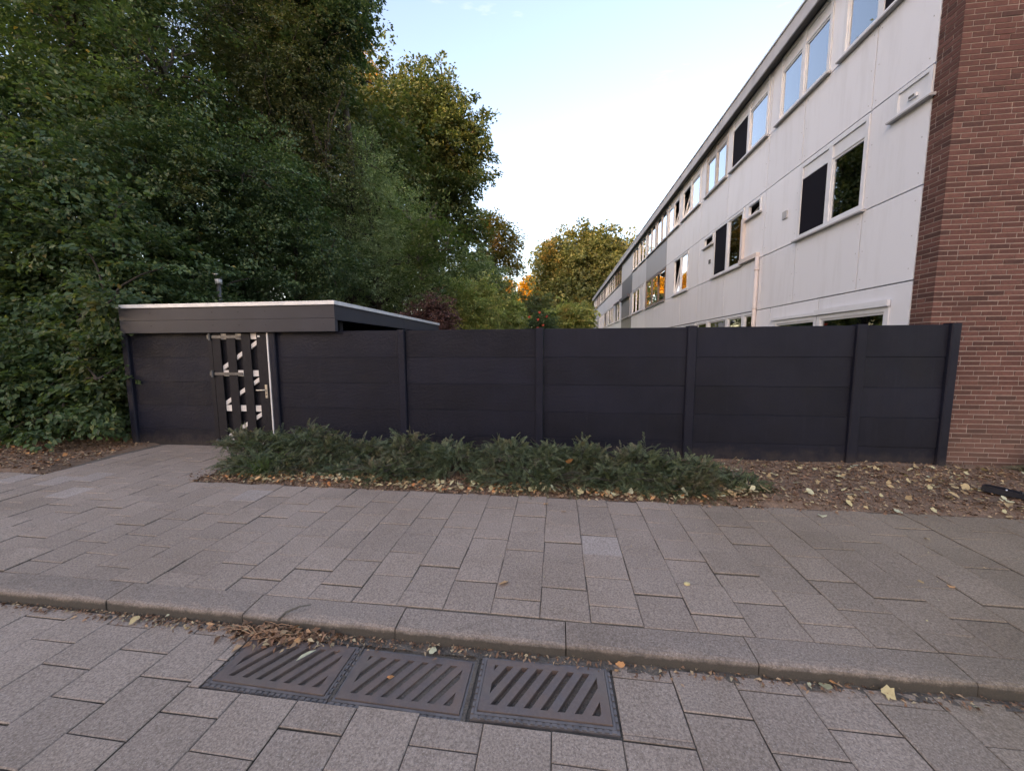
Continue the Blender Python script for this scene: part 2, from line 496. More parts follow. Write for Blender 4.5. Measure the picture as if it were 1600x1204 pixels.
def leaves(P, D, N, L, W, six=False, fold=0.18, curl=0.15):
    """arrays of leaf base points, directions, normals, lengths, widths -> verts, faces"""
    n = len(P)
    D = unit(D); S = unit(np.cross(D, N)); N = np.cross(S, D)
    L = np.broadcast_to(L, (n,))[:, None]; W = np.broadcast_to(W, (n,))[:, None]
    if six:
        V = np.stack([P, P + .30 * L * D + .46 * W * S + fold * W * N, P + .66 * L * D + .40 * W * S + fold * W * N - curl * .4 * L * N,
                      P + L * D - curl * L * N, P + .66 * L * D - .40 * W * S + fold * W * N - curl * .4 * L * N, P + .30 * L * D - .46 * W * S + fold * W * N], 1)
        b = np.arange(n)[:, None] * 6
        F = np.concatenate([b + np.array([0, 1, 2, 3]), b + np.array([0, 3, 4, 5])], 0)
        k = 6
    else:
        V = np.stack([P, P + .42 * L * D + .5 * W * S + fold * W * N, P + L * D - curl * L * N, P + .42 * L * D - .5 * W * S + fold * W * N], 1)
        F = np.arange(n * 4).reshape(n, 4)
        k = 4
    return V.reshape(-1, 3), F, k


def sprays(centres, outs, m, size, flat, g, leaf_l, leaf_w, six, droop=0.25, tilt=0.55, hang=0.2):
    """leafy sprays: m leaves per centre"""
    K = len(centres)
    out = unit(outs)
    u = g.random((K, m)); s = g.uniform(-1, 1, (K, m)) * (1.05 - 0.75 * u)
    side = unit(np.cross(out, np.array([0, 0, 1.0]) + g.normal(0, .15, (K, 3))))
    nor = unit(np.cross(side, out))
    sz = (size * g.uniform(.7, 1.35, K))[:, None, None]
    P = centres[:, None, :] + sz * ((u - .45)[..., None] * out[:, None, :] * 1.2 + s[..., None] * side[:, None, :] * .75
                                    + (g.normal(0, flat, (K, m)) - droop * u * u)[..., None] * nor[:, None, :])
    D = out[:, None, :] * (0.55 + g.random((K, m, 1))) + side[:, None, :] * (np.sign(s) * g.uniform(.2, 1.2, (K, m)))[..., None] + g.normal(0, .35, (K, m, 3)) - np.array([0, 0, hang])
    N = nor[:, None, :] + g.normal(0, tilt, (K, m, 3))
    ll = leaf_l * g.uniform(.65, 1.25, (K, m))
    V, F, k = leaves(P.reshape(-1, 3), D.reshape(-1, 3), N.reshape(-1, 3), ll.reshape(-1), leaf_w * (ll / leaf_l).reshape(-1), six)
    rnd = np.repeat(g.random(K * m), k)
    cl = np.repeat(np.clip(g.normal(.5, .25, K), 0, 1), m * k)
    return V, F, rnd, cl


def lobe_points(lobes, n, g, shell=0.42, zmin=0.3, lump=0.25):
    w = np.array([l[3] * l[4] * l[5] for l in lobes]) ** 0.8
    idx = g.choice(len(lobes), n, p=w / w.sum())
    L = np.array(lobes, dtype=float)[idx]
    d = unit(g.normal(size=(n, 3)))
    r = g.random(n) ** shell
    # lumpy outline
    ph = L[:, :3].sum(1)
    bump = 1 + lump * (np.sin(d[:, 0] * 5.1 + ph) * np.sin(d[:, 1] * 4.3 + 2 * ph) + .5 * np.sin(d[:, 2] * 7.7 + ph))
    off = d * L[:, 3:6] * (r * bump)[:, None]
    C = L[:, :3] + off
    ok = C[:, 2] > zmin
    return C[ok], off[ok] + np.array([0, 0, .001]), idx[ok]


def limb(mb, a, b, r0, r1, g, seg=4, wob=0.12, n=5):
    a = np.array(a, float); b = np.array(b, float)
    pts = []; L = np.linalg.norm(b - a)
    for i in range(seg + 1):
        q = i / seg
        p = a + (b - a) * q
        if 0 < i < seg: p = p + g.normal(0, wob * L / seg, 3)
        p[2] += 0.10 * L * math.sin(math.pi * q)
        pts.append(p)
    mb.tube(pts, [r0 + (r1 - r0) * i / seg for i in range(seg + 1)], n, caps=False)
    return pts


def tree(name, label, base, lobes, nclus, m, leaf, mat, seed, cat='tree', group=None, size=0.55, flat=0.07, six=False, trunk_r=0.16, bark='bark',
         shell=0.42, zmin=0.4, droop=0.25, tilt=0.55, twigs=60, lump=0.25, fork=None, hang=0.2, outz=0.0):
    g = np.random.default_rng(seed)
    root = thing(name, base, label, cat, group)
    o = np.array(base, float)
    C, off, idx = lobe_points(lobes, nclus, g, shell, zmin, lump)
    outs = off / np.array([l[3:6] for l in lobes])[idx]
    outs[:, 2] = outs[:, 2] * 0.45 + outz
    outs += g.normal(0, .35, outs.shape)
    V, F, rnd, cl = sprays(C, outs, m, size, flat, g, leaf[0], leaf[1], six, droop, tilt, hang)
    link('crown', np_mesh('crown', V - o, F, M[mat], {'rnd': rnd, 'clump': cl}), root)
    # trunk, limbs and twigs
    L = np.array(lobes, dtype=float)
    hi = L[L[:, 2].argmax()]
    top = np.array([hi[0], hi[1], hi[2] + hi[5] * 0.5])
    fz = fork if fork else base[2] + 0.35 * (top[2] - base[2])
    fk = np.array([base[0] + (top[0] - base[0]) * .25, base[1] + (top[1] - base[1]) * .25, fz])
    tb = MB()
    p1 = limb(tb, np.array(base) - [0, 0, .1], fk, trunk_r * 1.25, trunk_r * .8, g, 4, .05, 8)
    p2 = limb(tb, fk, top, trunk_r * .8, trunk_r * .12, g, 6, .10, 7)
    tb.build('trunk', M[bark], root, True)
    bb = MB()
    nodes = [np.array(p) for p in p2[:-1]] + [fk]
    for l in lobes:
        c = np.array(l[:3]); q = c + g.normal(0, .25, 3) * np.array(l[3:6])
        st = min(nodes[:6], key=lambda p: np.linalg.norm(p - c) + max(0, p[2] - c[2]) * 2)
        pts = limb(bb, st, q, trunk_r * .45, trunk_r * .15, g, 4, .14, 5)
        nodes += [np.array(p) for p in pts[1:]]
    nd = np.array(nodes)
    for i in g.choice(len(C), min(twigs, len(C)), replace=False):
        c = C[i]
        d = np.linalg.norm(nd - c, axis=1) + np.maximum(0, nd[:, 2] - c[2])
        limb(bb, nd[d.argmin()], c, trunk_r * .22, .008, g, 4, .12, 4)
    bb.build('branches', M[bark], root, True)
    return root


# ------------------------------------------------------------------ camera projection (only to pick which pieces show largest)
def ray(u, v):
    d = np.array([u - 800.0, 602.0 - v, 566.0])
    return np.array([d @ BX, d @ BY, d @ BZ])


def ground(u, v, z=0.0):
    r = ray(u, v); k = (z - 1.55) / r[2]
    return r * k + np.array([0, 0, 1.55])


def at_y(u, v, y):
    r = ray(u, v); k = y / r[1]
    return r * k + np.array([0, 0, 1.55])


def proj(p):
    q = np.array(p, float) - np.array([0, 0, 1.55])
    d = q[0] * BX + q[1] * BY + q[2] * BZ
    return (800 + 566 * d[0] / d[2], 602 - 566 * d[1] / d[2], d[2]) if d[2] > 0.05 else (-1e5, -1e5, 1e5)


def split_largest(items, centre, n=300):
    """indices of the n pieces that show largest in the frame, and the others"""
    sc = []
    for i, it in enumerate(items):
        u, v, d = proj(centre(it))
        inside = -30 < u < 1630 and -30 < v < 1234
        sc.append((0 if inside else 1, d if inside else 1e5, i))
    sc.sort()
    a = [i for _, _, i in sc[:n]]
    return a, [i for _, _, i in sc[n:]]

# ------------------------------------------------------------------ ground, garden soil, pavement, kerb, road
mb = MB(); mb.poly([(-700, -700, -0.45), (700, -700, -0.45), (700, 900, -0.45), (-700, 900, -0.45)])
props(mb.build('ground', M['grass_ground']), kind='structure')


def sheet(name, x0, x1, y0, y1, zf, mat, nx, ny, low=-0.45):
    xs = np.linspace(x0, x1, nx + 1); ys = np.linspace(y0, y1, ny + 1)
    b = MB()
    for j in range(ny + 1):
        for i in range(nx + 1): b.v.append((xs[i], ys[j], zf(xs[i], ys[j])))
    for j in range(ny):
        for i in range(nx):
            a = j * (nx + 1) + i
            b.f.append((a, a + 1, a + nx + 2, a + nx + 1)); b.m.append(0)
    return b.build(name, mat, None, True)


def bed_z(x, y):
    z = 0.004 + 0.025 * math.sin(x * 2.1 + y) * math.sin(y * 3.3 + .7 * x) if y > 3.74 and y < 12 else -0.010
    if x > 1.6 and 3.74 < y < 5.6: z += 0.035 * min(1, (y - 3.74) / .15)
    if -6.6 < x < -4.32 and y < 5.3: z = -0.03
    return z


props(sheet('soil_bed', -13, 10, 3.705, 5.705, bed_z, M['soil'], 160, 20), kind='structure')
props(sheet('garden_ground', -90, 90, 5.70, 150, lambda x, y: -0.03, M['grass_ground'], 20, 20), kind='structure')

PITCH_X, PITCH_Y = 0.3015, 0.276
SLOPE = 0.03


def pav_z(y): return -SLOPE * (3.70 - y) if y < 3.70 else 0.0


def paver_mesh(name, w, d, mat, n=7, h=0.05, ch=0.0045, g=np.random.default_rng(3)):
    out = []
    for i in range(n):
        b = MB()
        x, y = w / 2, d / 2
        j = lambda: g.uniform(-.0015, .0015)
        lo = [(-x, -y), (x, -y), (x, y), (-x, y)]
        b.v = [(a + j(), c + j(), -h) for a, c in lo] + [(a, c, -ch) for a, c in lo] + [(a - math.copysign(ch, a), c - math.copysign(ch, c), j() * .5) for a, c in lo]
        for k in range(4):
            q = (k + 1) % 4
            b.f += [(k, q, 4 + q, 4 + k), (4 + k, 4 + q, 8 + q, 8 + k)]
        b.m = [1, 0] * 4
        b.f.append((8, 9, 10, 11)); b.m.append(0)
        out.append(b.mesh(name, [mat, M['joint']], rnd=(i + .5) / n))
    return out


def merged(name, items, mats, parent, w, d, h=0.05):
    """pieces (x, y, z, rotz, rnd, w, d) joined into one part"""
    b = MB(); r = []
    for (x, y, z, rz, rv, ww, dd) in items:
        c, s = math.cos(rz), math.sin(rz)
        P = [(-ww / 2, -dd / 2), (ww / 2, -dd / 2), (ww / 2, dd / 2), (-ww / 2, dd / 2)]
        base = len(b.v)
        for zz, k in ((-h, 1.0), (-.004, 1.0), (0, .985)):
            for px, py in P:
                X, Y = px * k, py * k
                b.v.append((x + c * X - s * Y, y + s * X + c * Y, z + zz + SLOPE * Y * (1 if z > -0.1 else 0)))
        for k in range(4):
            q = (k + 1) % 4
            b.f += [(base + k, base + q, base + 4 + q, base + 4 + k), (base + 4 + k, base + 4 + q, base + 8 + q, base + 8 + k)]
        b.f.append((base + 8, base + 9, base + 10, base + 11)); b.m += [1, 0] * 4 + [0]
        r += [rv] * 12
    o = b.build(name, [mats, M['joint']], parent, rnd=np.array(r))
    o['kind'] = 'stuff'
    return o


# pavement
pav = thing('pavement', (0, 2.9, -0.05), kind='structure')
mb = MB()
mb.poly([(-13, 2.02, pav_z(2.02) - .008), (10, 2.02, pav_z(2.02) - .010), (10, 3.70, -.010), (-13, 3.70, -.010)])
mb.poly([(-13, 2.02, -.4), (10, 2.02, -.4), (10, 2.02, pav_z(2.02) - .010), (-13, 2.02, pav_z(2.02) - .010)])
mb.poly([(-6.45, 3.70, -.0145), (-4.40, 3.70, -.0145), (-4.40, 5.20, -.0145), (-6.75, 5.20, -.0145)])
mb.build('joint_bed', M['joint'], pav)
items = []
gp = np.random.default_rng(11)
for i in range(-44, 33):
    xc = 0.215 + (i + .5) * PITCH_X
    ph = 0.0 if i % 2 == 0 else 0.5
    y = 2.16 if ph == 0 else 2.16 - PITCH_Y / 2
    ys = [2.024] + [yy for yy in [y + k * PITCH_Y for k in range(0, 14)] if yy > 2.09]
    path = -6.42 < xc < -4.42
    far = 5.15 if path else 3.70
    for a, b_ in zip(ys[:-1], ys[1:]):
        if a > far - .06: break
        b_ = min(b_, far) if b_ > far - .07 else b_
        if b_ > far: b_ = far
        w, d = PITCH_X - .0028, b_ - a - .0065
        yc = (a + b_) / 2
        if path and yc > 3.9 and xc < -6.42 + (yc - 3.9) * .1: continue
        items.append((xc + gp.normal(0, .0015), yc + gp.normal(0, .0015), pav_z(yc) + gp.normal(0, .0028), gp.normal(0, .006), gp.random(), w, d))
pale = [ground(u, v, -.01)[:2] for u, v in [(100, 752), (140, 763), (65, 757), (20, 752), (150, 745), (385, 776), (935, 836)]]
pale_ids = set()
for p in pale:
    pale_ids.add(min(range(len(items)), key=lambda k: (items[k][0] - p[0]) ** 2 + (items[k][1] - p[1]) ** 2))
big, rest = split_largest(items, lambda t_: t_[:3])
big = list(dict.fromkeys(big + list(pale_ids))); rest = [i for i in rest if i not in pale_ids]
PV = paver_mesh('paver', PITCH_X - .0028, PITCH_Y - .0065, M['paver'])
PVP = paver_mesh('paver', PITCH_X - .0028, PITCH_Y - .0065, M['paver_pale'], 3)
for i in big:
    x, y, z, rz, rv, w, d = items[i]
    ms_ = PVP if i in pale_ids else PV
    o = link('paver', ms_[int(rv * len(ms_))], pav, Vector((x, y, z)) - ORG[pav])
    o.rotation_euler = (math.atan(SLOPE) * (1 if y < 3.7 else 0) + gp.normal(0, .004), gp.normal(0, .005), rz)
    o.scale = (w / (PITCH_X - .0028), d / (PITCH_Y - .0065), 1)
merged('pavers_further_off', [items[i] for i in rest], M['paver'], pav, 0, 0)

# kerb
kerb = thing('kerb', (0, 1.93, -.1), kind='structure')
prof = [(2.018, -.051), (1.895, -.054), (1.870, -.057), (1.856, -.064), (1.850, -.076), (1.846, -.20), (1.846, -.40), (2.018, -.40)]
gk = np.random.default_rng(5)
kms = []
for k in range(4):
    b = MB(); n = len(prof); S = 14; L = 0.978
    for s in range(S + 1):
        x = -L / 2 + L * s / S
        e = .006 if s in (0, S) else 0
        for q, (y, z) in enumerate(prof):
            jj = gk.normal(0, .0012) if 0 < q < 6 else 0
            b.v.append((x, y - 1.93 + jj + (e if q in (3, 4, 5) else 0), z + .1 + jj - (e if q in (1, 2) else 0)))
    for s in range(S):
        for q in range(n):
            q2 = (q + 1) % n
            b.f.append((s * n + q, s * n + q2, (s + 1) * n + q2, (s + 1) * n + q))
    b.f += [tuple(range(n))[::-1], tuple(S * n + q for q in range(n))]
    b.m = [0] * len(b.f)
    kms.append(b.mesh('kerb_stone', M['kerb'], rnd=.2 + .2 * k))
for k in range(-13, 10):
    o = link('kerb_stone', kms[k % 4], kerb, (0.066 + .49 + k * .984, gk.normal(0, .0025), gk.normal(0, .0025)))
    o.rotation_euler = (0, gk.normal(0, .002), gk.normal(0, .002))

# road
road = thing('road', (0, 0.5, -.13), kind='structure')
mb = MB(); mb.poly([(-60, -9, -.145), (60, -9, -.145), (60, 1.86, -.145), (-60, 1.86, -.145)])
mb.build('joint_bed', M['joint'], road)
items = []
PR = 0.3045
for i in range(-22, 22):
    xc = -2.14 + (i + .5) * PR
    y = 1.190 + (0 if i % 2 == 0 else 0.135)
    ys = [y + k * .285 for k in range(-7, 4)]
    for a, b_ in zip(ys[:-1], ys[1:]):
        b_ = min(b_, 1.835)
        if b_ - a < .05: continue
        x0, x1 = xc - PR / 2, xc + PR / 2
        boxes = [(x0, x1, a, b_)]
        for (g0, g1, gy0) in ((-1.772, -1.080, 1.452), (-1.080, -.408, 1.466), (-.408, .300, 1.452)):
            nb = []
            for (u0, u1, p, q) in boxes:
                if u1 <= g0 or u0 >= g1 or q <= gy0: nb.append((u0, u1, p, q)); continue
                fy = max(p, gy0) if gy0 - p > .03 else p
                if gy0 - p > .03: nb.append((u0, u1, p, gy0))
                if g0 - u0 > .012: nb.append((u0, g0, fy, q))
                if u1 - g1 > .012: nb.append((g1, u1, fy, q))
            boxes = nb
        for (u0, u1, p, q) in boxes:
            if q - p < .018: continue
            items.append(((u0 + u1) / 2, (p + q) / 2, -.13 + gp.normal(0, .0022), gp.normal(0, .004), gp.random(), u1 - u0 - .004, q - p - .0055))
big, rest = split_largest(items, lambda t_: t_[:3], 160)
RV = paver_mesh('paver', PR - .004, .276, M['road_paver'])
for i in big:
    x, y, z, rz, rv, w, d = items[i]
    o = link('paver', RV[int(rv * len(RV))], road, Vector((x, y, z)) - ORG[road])
    o.rotation_euler = (gp.normal(0, .005), gp.normal(0, .005), rz)
    o.scale = (w / (PR - .004), d / .276, 1)
merged('pavers_further_off', [items[i] for i in rest], M['road_paver'], road, 0, 0)


# ------------------------------------------------------------------ drain grates
def clip(poly, x0, x1, y0, y1):
    for ax, lim, sg in ((0, x0, 1), (0, x1, -1), (1, y0, 1), (1, y1, -1)):
        out = []
        for i in range(len(poly)):
            a, b_ = poly[i - 1], poly[i]
            da, db = sg * (a[ax] - lim), sg * (b_[ax] - lim)
            if (da >= 0) != (db >= 0):
                q = da / (da - db); out.append((a[0] + (b_[0] - a[0]) * q, a[1] + (b_[1] - a[1]) * q))
            if db >= 0: out.append(b_)
        poly = out
        if not poly: break
    return poly


def drain(loc, rot, label, frame=True):
    root = thing('drain_grate', loc, label, 'drain', 'drain grates beside the kerb')
    root.rotation_euler = (rot[0], rot[1], rot[2])
    hw, hd = .308, .140
    ix, iy = .264, .108

    def put(mb_, name, mat, par=root):
        me = mb_.mesh(name, mat); return link(name, me, par)
    lid = MB()
    for a in ((-hw, hw, -hd, -iy), (-hw, hw, iy, hd), (-hw, -ix, -iy, iy), (ix, hw, -iy, iy)):
        lid.box(a[0], a[1], a[2], a[3], -.03, .004)
    put(lid, 'grille_frame', M['iron'])
    sh = 0.62 * (2 * iy)                       # slant of the slots across the lid
    p, bw = .079, .044
    k = -8
    for k in range(-9, 10):
        xa = k * p + .018
        q = clip([(xa, -iy), (xa + bw, -iy), (xa + bw + sh, iy), (xa + sh, iy)], -ix, ix, -iy, iy)
        if len(q) >= 3:
            bar = MB(); bar.prism([(u, v, -.03) for u, v in q], (0, 0, .0335))
            put(bar, 'bar', M['iron'])
    sump = MB()
    sump.box(-hw, hw, -hd, hd, -.5, -.032, skip='t')
    sump.f = [f[::-1] for f in sump.f]
    put(sump, 'sump', M['dark'])
    if frame:
        fw = MB()
        for a in ((-hw - .014, hw + .014, -hd - .015, -hd - .003), (-hw - .014, hw + .014, hd + .003, hd + .014), (-hw - .014, -hw - .003, -hd - .003, hd + .003), (hw + .003, hw + .014, -hd - .003, hd + .003)):
            fw.box(*a, -.05, -.002)
        fr = put(fw, 'frame', M['iron_dark'])
        st = MB()
        n = 20
        for i in range(n):
            x = -hw - .02 + (2 * hw + .04) * (i + .5) / n
            st.box(x - .0105, x + .0105, -hd - .032, -hd - .018, -.04, -.001)
        st.box(-hw - .028, hw + .028, -hd - .034, -hd - .0165, -.05, -.006)
        for sgn in (-1, 1):
            for i in range(9):
                y = -hd - .02 + (2 * hd + .02) * (i + .5) / 9
                x = sgn * (hw + .022)
                st.box(x - .006, x + .006, y - .010, y + .010, -.04, -.001)
            st.box(sgn * (hw + .022) - .0065, sgn * (hw + .022) + .0065, -hd - .016, hd + .016, -.05, -.007)
        put(st, 'studded_rim', M['iron_dark'])
    else:
        fw = MB()
        for a in ((-hw - .012, hw + .012, -hd - .014, -hd - .004), (-hw - .012, hw + .012, hd + .004, hd + .012), (-hw - .012, -hw - .004, -hd - .004, hd + .004), (hw + .004, hw + .012, -hd - .004, hd + .004)):
            fw.box(*a, -.05, -.006)
        put(fw, 'frame', M['iron_dark'])
    return root


drain((-1.425, 1.632, -.131), (.0, .006, -.012), 'rust brown slotted drain grate with a pale green leaf on it, next to dry twigs')
drain((-0.745, 1.622, -.136), (.0, .010, -.004), 'middle slotted drain grate, sunk in dirt without a studded rim')
drain((-0.047, 1.640, -.124), (.0, .008, .014), 'slotted drain grate with a clean studded rim, farthest from the twigs')
# ------------------------------------------------------------------ concrete fence
fence = thing('concrete_fence', (-1.0, 5.2, 0), 'long black painted concrete panel fence in front of the garden', 'fence')
POSTS = [(-7.06, -6.95), (-4.425, -4.315), (-2.335, -2.225), (-0.295, -0.183), (1.745, 1.862), (3.785, 3.905), (4.832, 4.938)]
ZT = 1.835
gf = np.random.default_rng(21)
for k, (a, b_) in enumerate(POSTS):
    mb = MB()
    z1 = ZT + .004 + gf.uniform(0, .012)
    c = .012
    pts = [(a, 5.25, -.3), (a, 5.128 + c, -.3), (a + c, 5.128, -.3), (b_ - c, 5.128, -.3), (b_, 5.128 + c, -.3), (b_, 5.25, -.3)]
    mb.prism(pts, (gf.uniform(-.006, .006), 0, z1 + .3 - .0))
    mb.build('post', M['fence'], fence, rnd=.6 + .4 * gf.random())
SEAM = [1.833, 1.432, 1.042, 0.652, 0.268, -0.12]
BAYS = [(-6.948, -5.485), (-4.313, -2.337), (-2.223, -.297), (-.181, 1.743), (1.864, 3.783), (3.907, 4.830)]
for k, (a, b_) in enumerate(BAYS):
    for j in range(5):
        mb = MB()
        yo = 5.172 + gf.normal(0, .0022); dz = gf.normal(0, .0015)
        z0, z1 = SEAM[j + 1] + .0004, SEAM[j] - .0004
        ch = .0035
        nx = 10
        # front face bulged a little, chamfered long edges
        rows = [(z0, yo + ch), (z0 + ch, yo), (z1 - ch, yo), (z1, yo + ch), (z1, 5.21), (z0, 5.21)]
        for i in range(nx + 1):
            x = a + (b_ - a) * i / nx
            w = .003 * math.sin(i * 1.7 + k * 2 + j)
            for (z, y) in rows: mb.v.append((x, y + (w if y < 5.2 else 0), z))
        n = len(rows)
        for i in range(nx):
            for q in range(n):
                q2 = (q + 1) % n
                mb.f.append((i * n + q, (i + 1) * n + q, (i + 1) * n + q2, i * n + q2)); mb.m.append(0)
        mb.build('board', M['fence'], fence, rnd=gf.random())

for k, (a, b_) in enumerate(BAYS):
    mb = MB(); mb.box(a - .001, b_ + .001, 5.2125, 5.222, -.1, 1.828); mb.build('backing', M['fence'], fence)

# ------------------------------------------------------------------ garden gate
gate = thing('garden_gate', (-4.95, 5.16, 0), 'dark plank gate with pale rails and braces in its gaps, under the carport edge', 'gate')
mb = MB(); mb.box(-5.483, -5.415, 5.14, 5.24, -.2, 1.818); mb.build('hinge_post', M['gate_wood'], gate)
mb = MB(); mb.box(-4.452, -4.430, 5.13, 5.22, .02, 1.818); mb.build('edge_strip', M['alu'], gate)
PL = [(-5.405, -5.262), (-5.150, -5.004), (-4.892, -4.742), (-4.630, -4.458)]
for a, b_ in PL:
    mb = MB(); mb.box(a, b_, 5.138, 5.155, .04, 1.812); mb.build('plank', M['gate_wood'], gate)
for a, b_ in ((-5.285, -5.130), (-5.03, -4.87), (-4.77, -4.61)):
    mb = MB(); mb.box(a, b_, 5.192, 5.212, .04, 1.80); mb.build('rear_plank', M['gate_wood'], gate)
for z in (1.765, 1.185, .625, .075):
    mb = MB(); mb.box(-5.40, -4.47, 5.1565, 5.190, z - .047, z + .047); mb.build('rail', M['pale_wood'], gate)
for (zl, zr) in ((1.245, 1.700), (.685, 1.120), (.135, .565)):
    mb = MB()
    xa, xb = -5.30, -4.60
    zz = lambda x: zl + .0 + (zr - zl) * (x - xa) / (xb - xa)
    h = .034
    lo, hi = zl - .06 + .047, zr + .06 - .047
    mb.prism([(xa, 5.158, zl - h), (xb, 5.158, zr - h), (xb, 5.158, zr + h), (xa, 5.158, zl + h)], (0, .030, 0))
    mb.build('brace', M['pale_wood'], gate)
for z in (1.758, 1.178, .072):
    mb = MB()
    mb.box(-5.40, -4.90, 5.126, 5.1345, z - .022, z + .022)
    for x in (-5.33, -5.20, -5.07, -4.95): mb.tube([(x, 5.127, z), (x, 5.121, z)], .009, 7)
    h = mb.build('strap_hinge', M['zinc'], gate)
    mb = MB(); mb.tube([(-5.425, 5.118, z - .055), (-5.425, 5.118, z + .055)], .017, 8); mb.box(-5.475, -5.425, 5.122, 5.139, z - .03, z + .03)
    mb.build('hinge_pin', M['zinc'], h)
mb = MB(); mb.box(-4.532, -4.492, 5.127, 5.1345, .80, 1.01)
hp = mb.build('lock_plate', M['brass'], gate)
mb = MB(); mb.tube([(-4.512, 5.128, .93), (-4.512, 5.085, .93), (-4.53, 5.075, .93), (-4.64, 5.078, .927)], [.010, .010, .010, .008], 8)
mb.build('handle', M['brass'], hp)
mb = MB(); mb.tube([(-4.512, 5.1275, .855), (-4.512, 5.1225, .855)], .009, 8); mb.build('keyhole', M['dark'], hp)
mb = MB(); mb.box(-4.60, -4.562, 5.127, 5.1345, 1.748, 1.775); mb.build('maker_plate', M['alu'], gate)

# ------------------------------------------------------------------ carport
cp = thing('carport', (-5.1, 7.4, 0), 'flat roofed carport with dark fascia and pale metal roof trim behind the fence', 'carport')
X0, X1, Y0, Y1 = -6.97, -3.27, 5.075, 9.85
for (z0, z1, xa, xb) in ((2.022, 2.215, X0, X1), (1.824, 2.018, X0, X1)):
    mb = MB(); mb.box(xa, xb, Y0, Y0 + .035, z0, z1)
    f = mb.build('front_fascia', M['fascia'], cp)
    s = MB()
    for x in (-6.4, -5.3, -4.85, -4.40, -3.45): s.tube([(x, Y0 + .001, z0 + .11), (x, Y0 - .003, z0 + .11)], .008, 6)
    s.build('screws', M['dark'], f)
for (ya, yb) in ((Y0 + .037, 7.55), (7.555, Y1)):
    mb = MB(); mb.box(X1 - .032, X1 - .002, ya, yb, 1.995, 2.213); mb.build('side_fascia', M['fascia'], cp)
mb = MB(); mb.box(X1 - .075, X1 - .003, Y0 + .037, Y0 + .075, 1.826, 1.993); mb.build('corner_batten', M['fascia'], cp)
mb = MB(); mb.box(X0, X0 + .03, Y0 + .037, Y1, 1.995, 2.213); mb.build('side_fascia', M['fascia'], cp)
mb = MB(); mb.box(X0, X1, Y1 + .002, Y1 + .032, 1.995, 2.213); mb.build('back_fascia', M['fascia'], cp)
for a in ((X0 - .02, X1 - 1.05, Y0 - .022, Y0 + .05), (X1 - 1.047, X1 + .02, Y0 - .022, Y0 + .05), (X1 - .05, X1 + .02, Y0 + .052, Y1 + .05), (X0 - .02, X0 + .05, Y0 + .052, Y1 + .05)):
    mb = MB(); mb.box(*a, 2.2165, 2.272); mb.build('roof_trim', M['alu'], cp)
mb = MB(); mb.box(X0 + .052, X1 - .052, Y0 + .052, Y1, 2.16, 2.245); mb.build('roof_deck', M['roofing'], cp)
for y in (5.9, 6.7, 7.5, 8.3, 9.1):
    mb = MB(); mb.box(X0 + .035, X1 - .035, y, y + .06, 2.0, 2.158); mb.build('joist', M['gate_wood'], cp)
for x, y in ((X1 - .16, 9.7), (X0 + .1, 9.7), (X0 + .1, 5.35), (X1 - .16, 5.42)):
    mb = MB(); mb.box(x - .045, x + .045, y - .045, y + .045, -.05, 2.0 if y > 9 else 1.99); mb.build('post', M['gate_wood'], cp)
mb = MB(); mb.box(X0 + .032, X0 + .06, 5.3, 9.64, 0, 1.99); mb.build('side_wall', M['gate_wood'], cp)
mb = MB(); mb.box(X0 + .16, X1 - .3, 9.72, 9.75, 0, 1.99); mb.build('rear_wall', M['gate_wood'], cp)

# small metal flue cap that looks out between the leaves above the carport
VC = at_y(341, 434, 7.0); vx, vy, vz = float(VC[0]), 7.0, float(VC[2])
fl = thing('roof_vent', (vx, vy, 2.24), 'small grey metal vent cap poking through leaves above the carport roof', 'vent')
mb = MB(); mb.tube([(vx, vy, 2.20), (vx, vy, vz - .13)], .040, 12); mb.build('pipe', M['zinc'], fl, True)
mb = MB(); mb.tube([(vx, vy, vz - .128), (vx, vy, vz - .03)], .062, 12); mb.build('collar', M['alu'], fl, True)
mb = MB(); mb.tube([(vx, vy, vz + .045), (vx, vy, vz + .06), (vx, vy, vz + .085)], [.105, .11, .05], 14); mb.build('cap', M['steel'], fl, True)
mb = MB()
for k in range(3):
    q = k * 2.09; mb.box(vx + .06 * math.cos(q) - .006, vx + .06 * math.cos(q) + .006, vy + .06 * math.sin(q) - .006, vy + .06 * math.sin(q) + .006, vz - .02, vz + .046)
mb.build('strut', M['zinc'], fl)

# ------------------------------------------------------------------ terrace block
XF, YG = 4.735, 5.30
YE = 48.8
bld = thing('terrace_block', (9, 5.3, 0), 'long white panelled terrace of houses with a red brown brick gable end', 'building')
# rooms behind the facade and the inner shell
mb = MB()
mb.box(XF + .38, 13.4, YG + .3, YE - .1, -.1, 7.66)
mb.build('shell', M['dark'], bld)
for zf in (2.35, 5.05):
    mb = MB(); mb.box(XF + .056, XF + .379, YG + .33, YE - .1, zf, zf + .30); mb.build('floor_slab', M['dark'], bld)
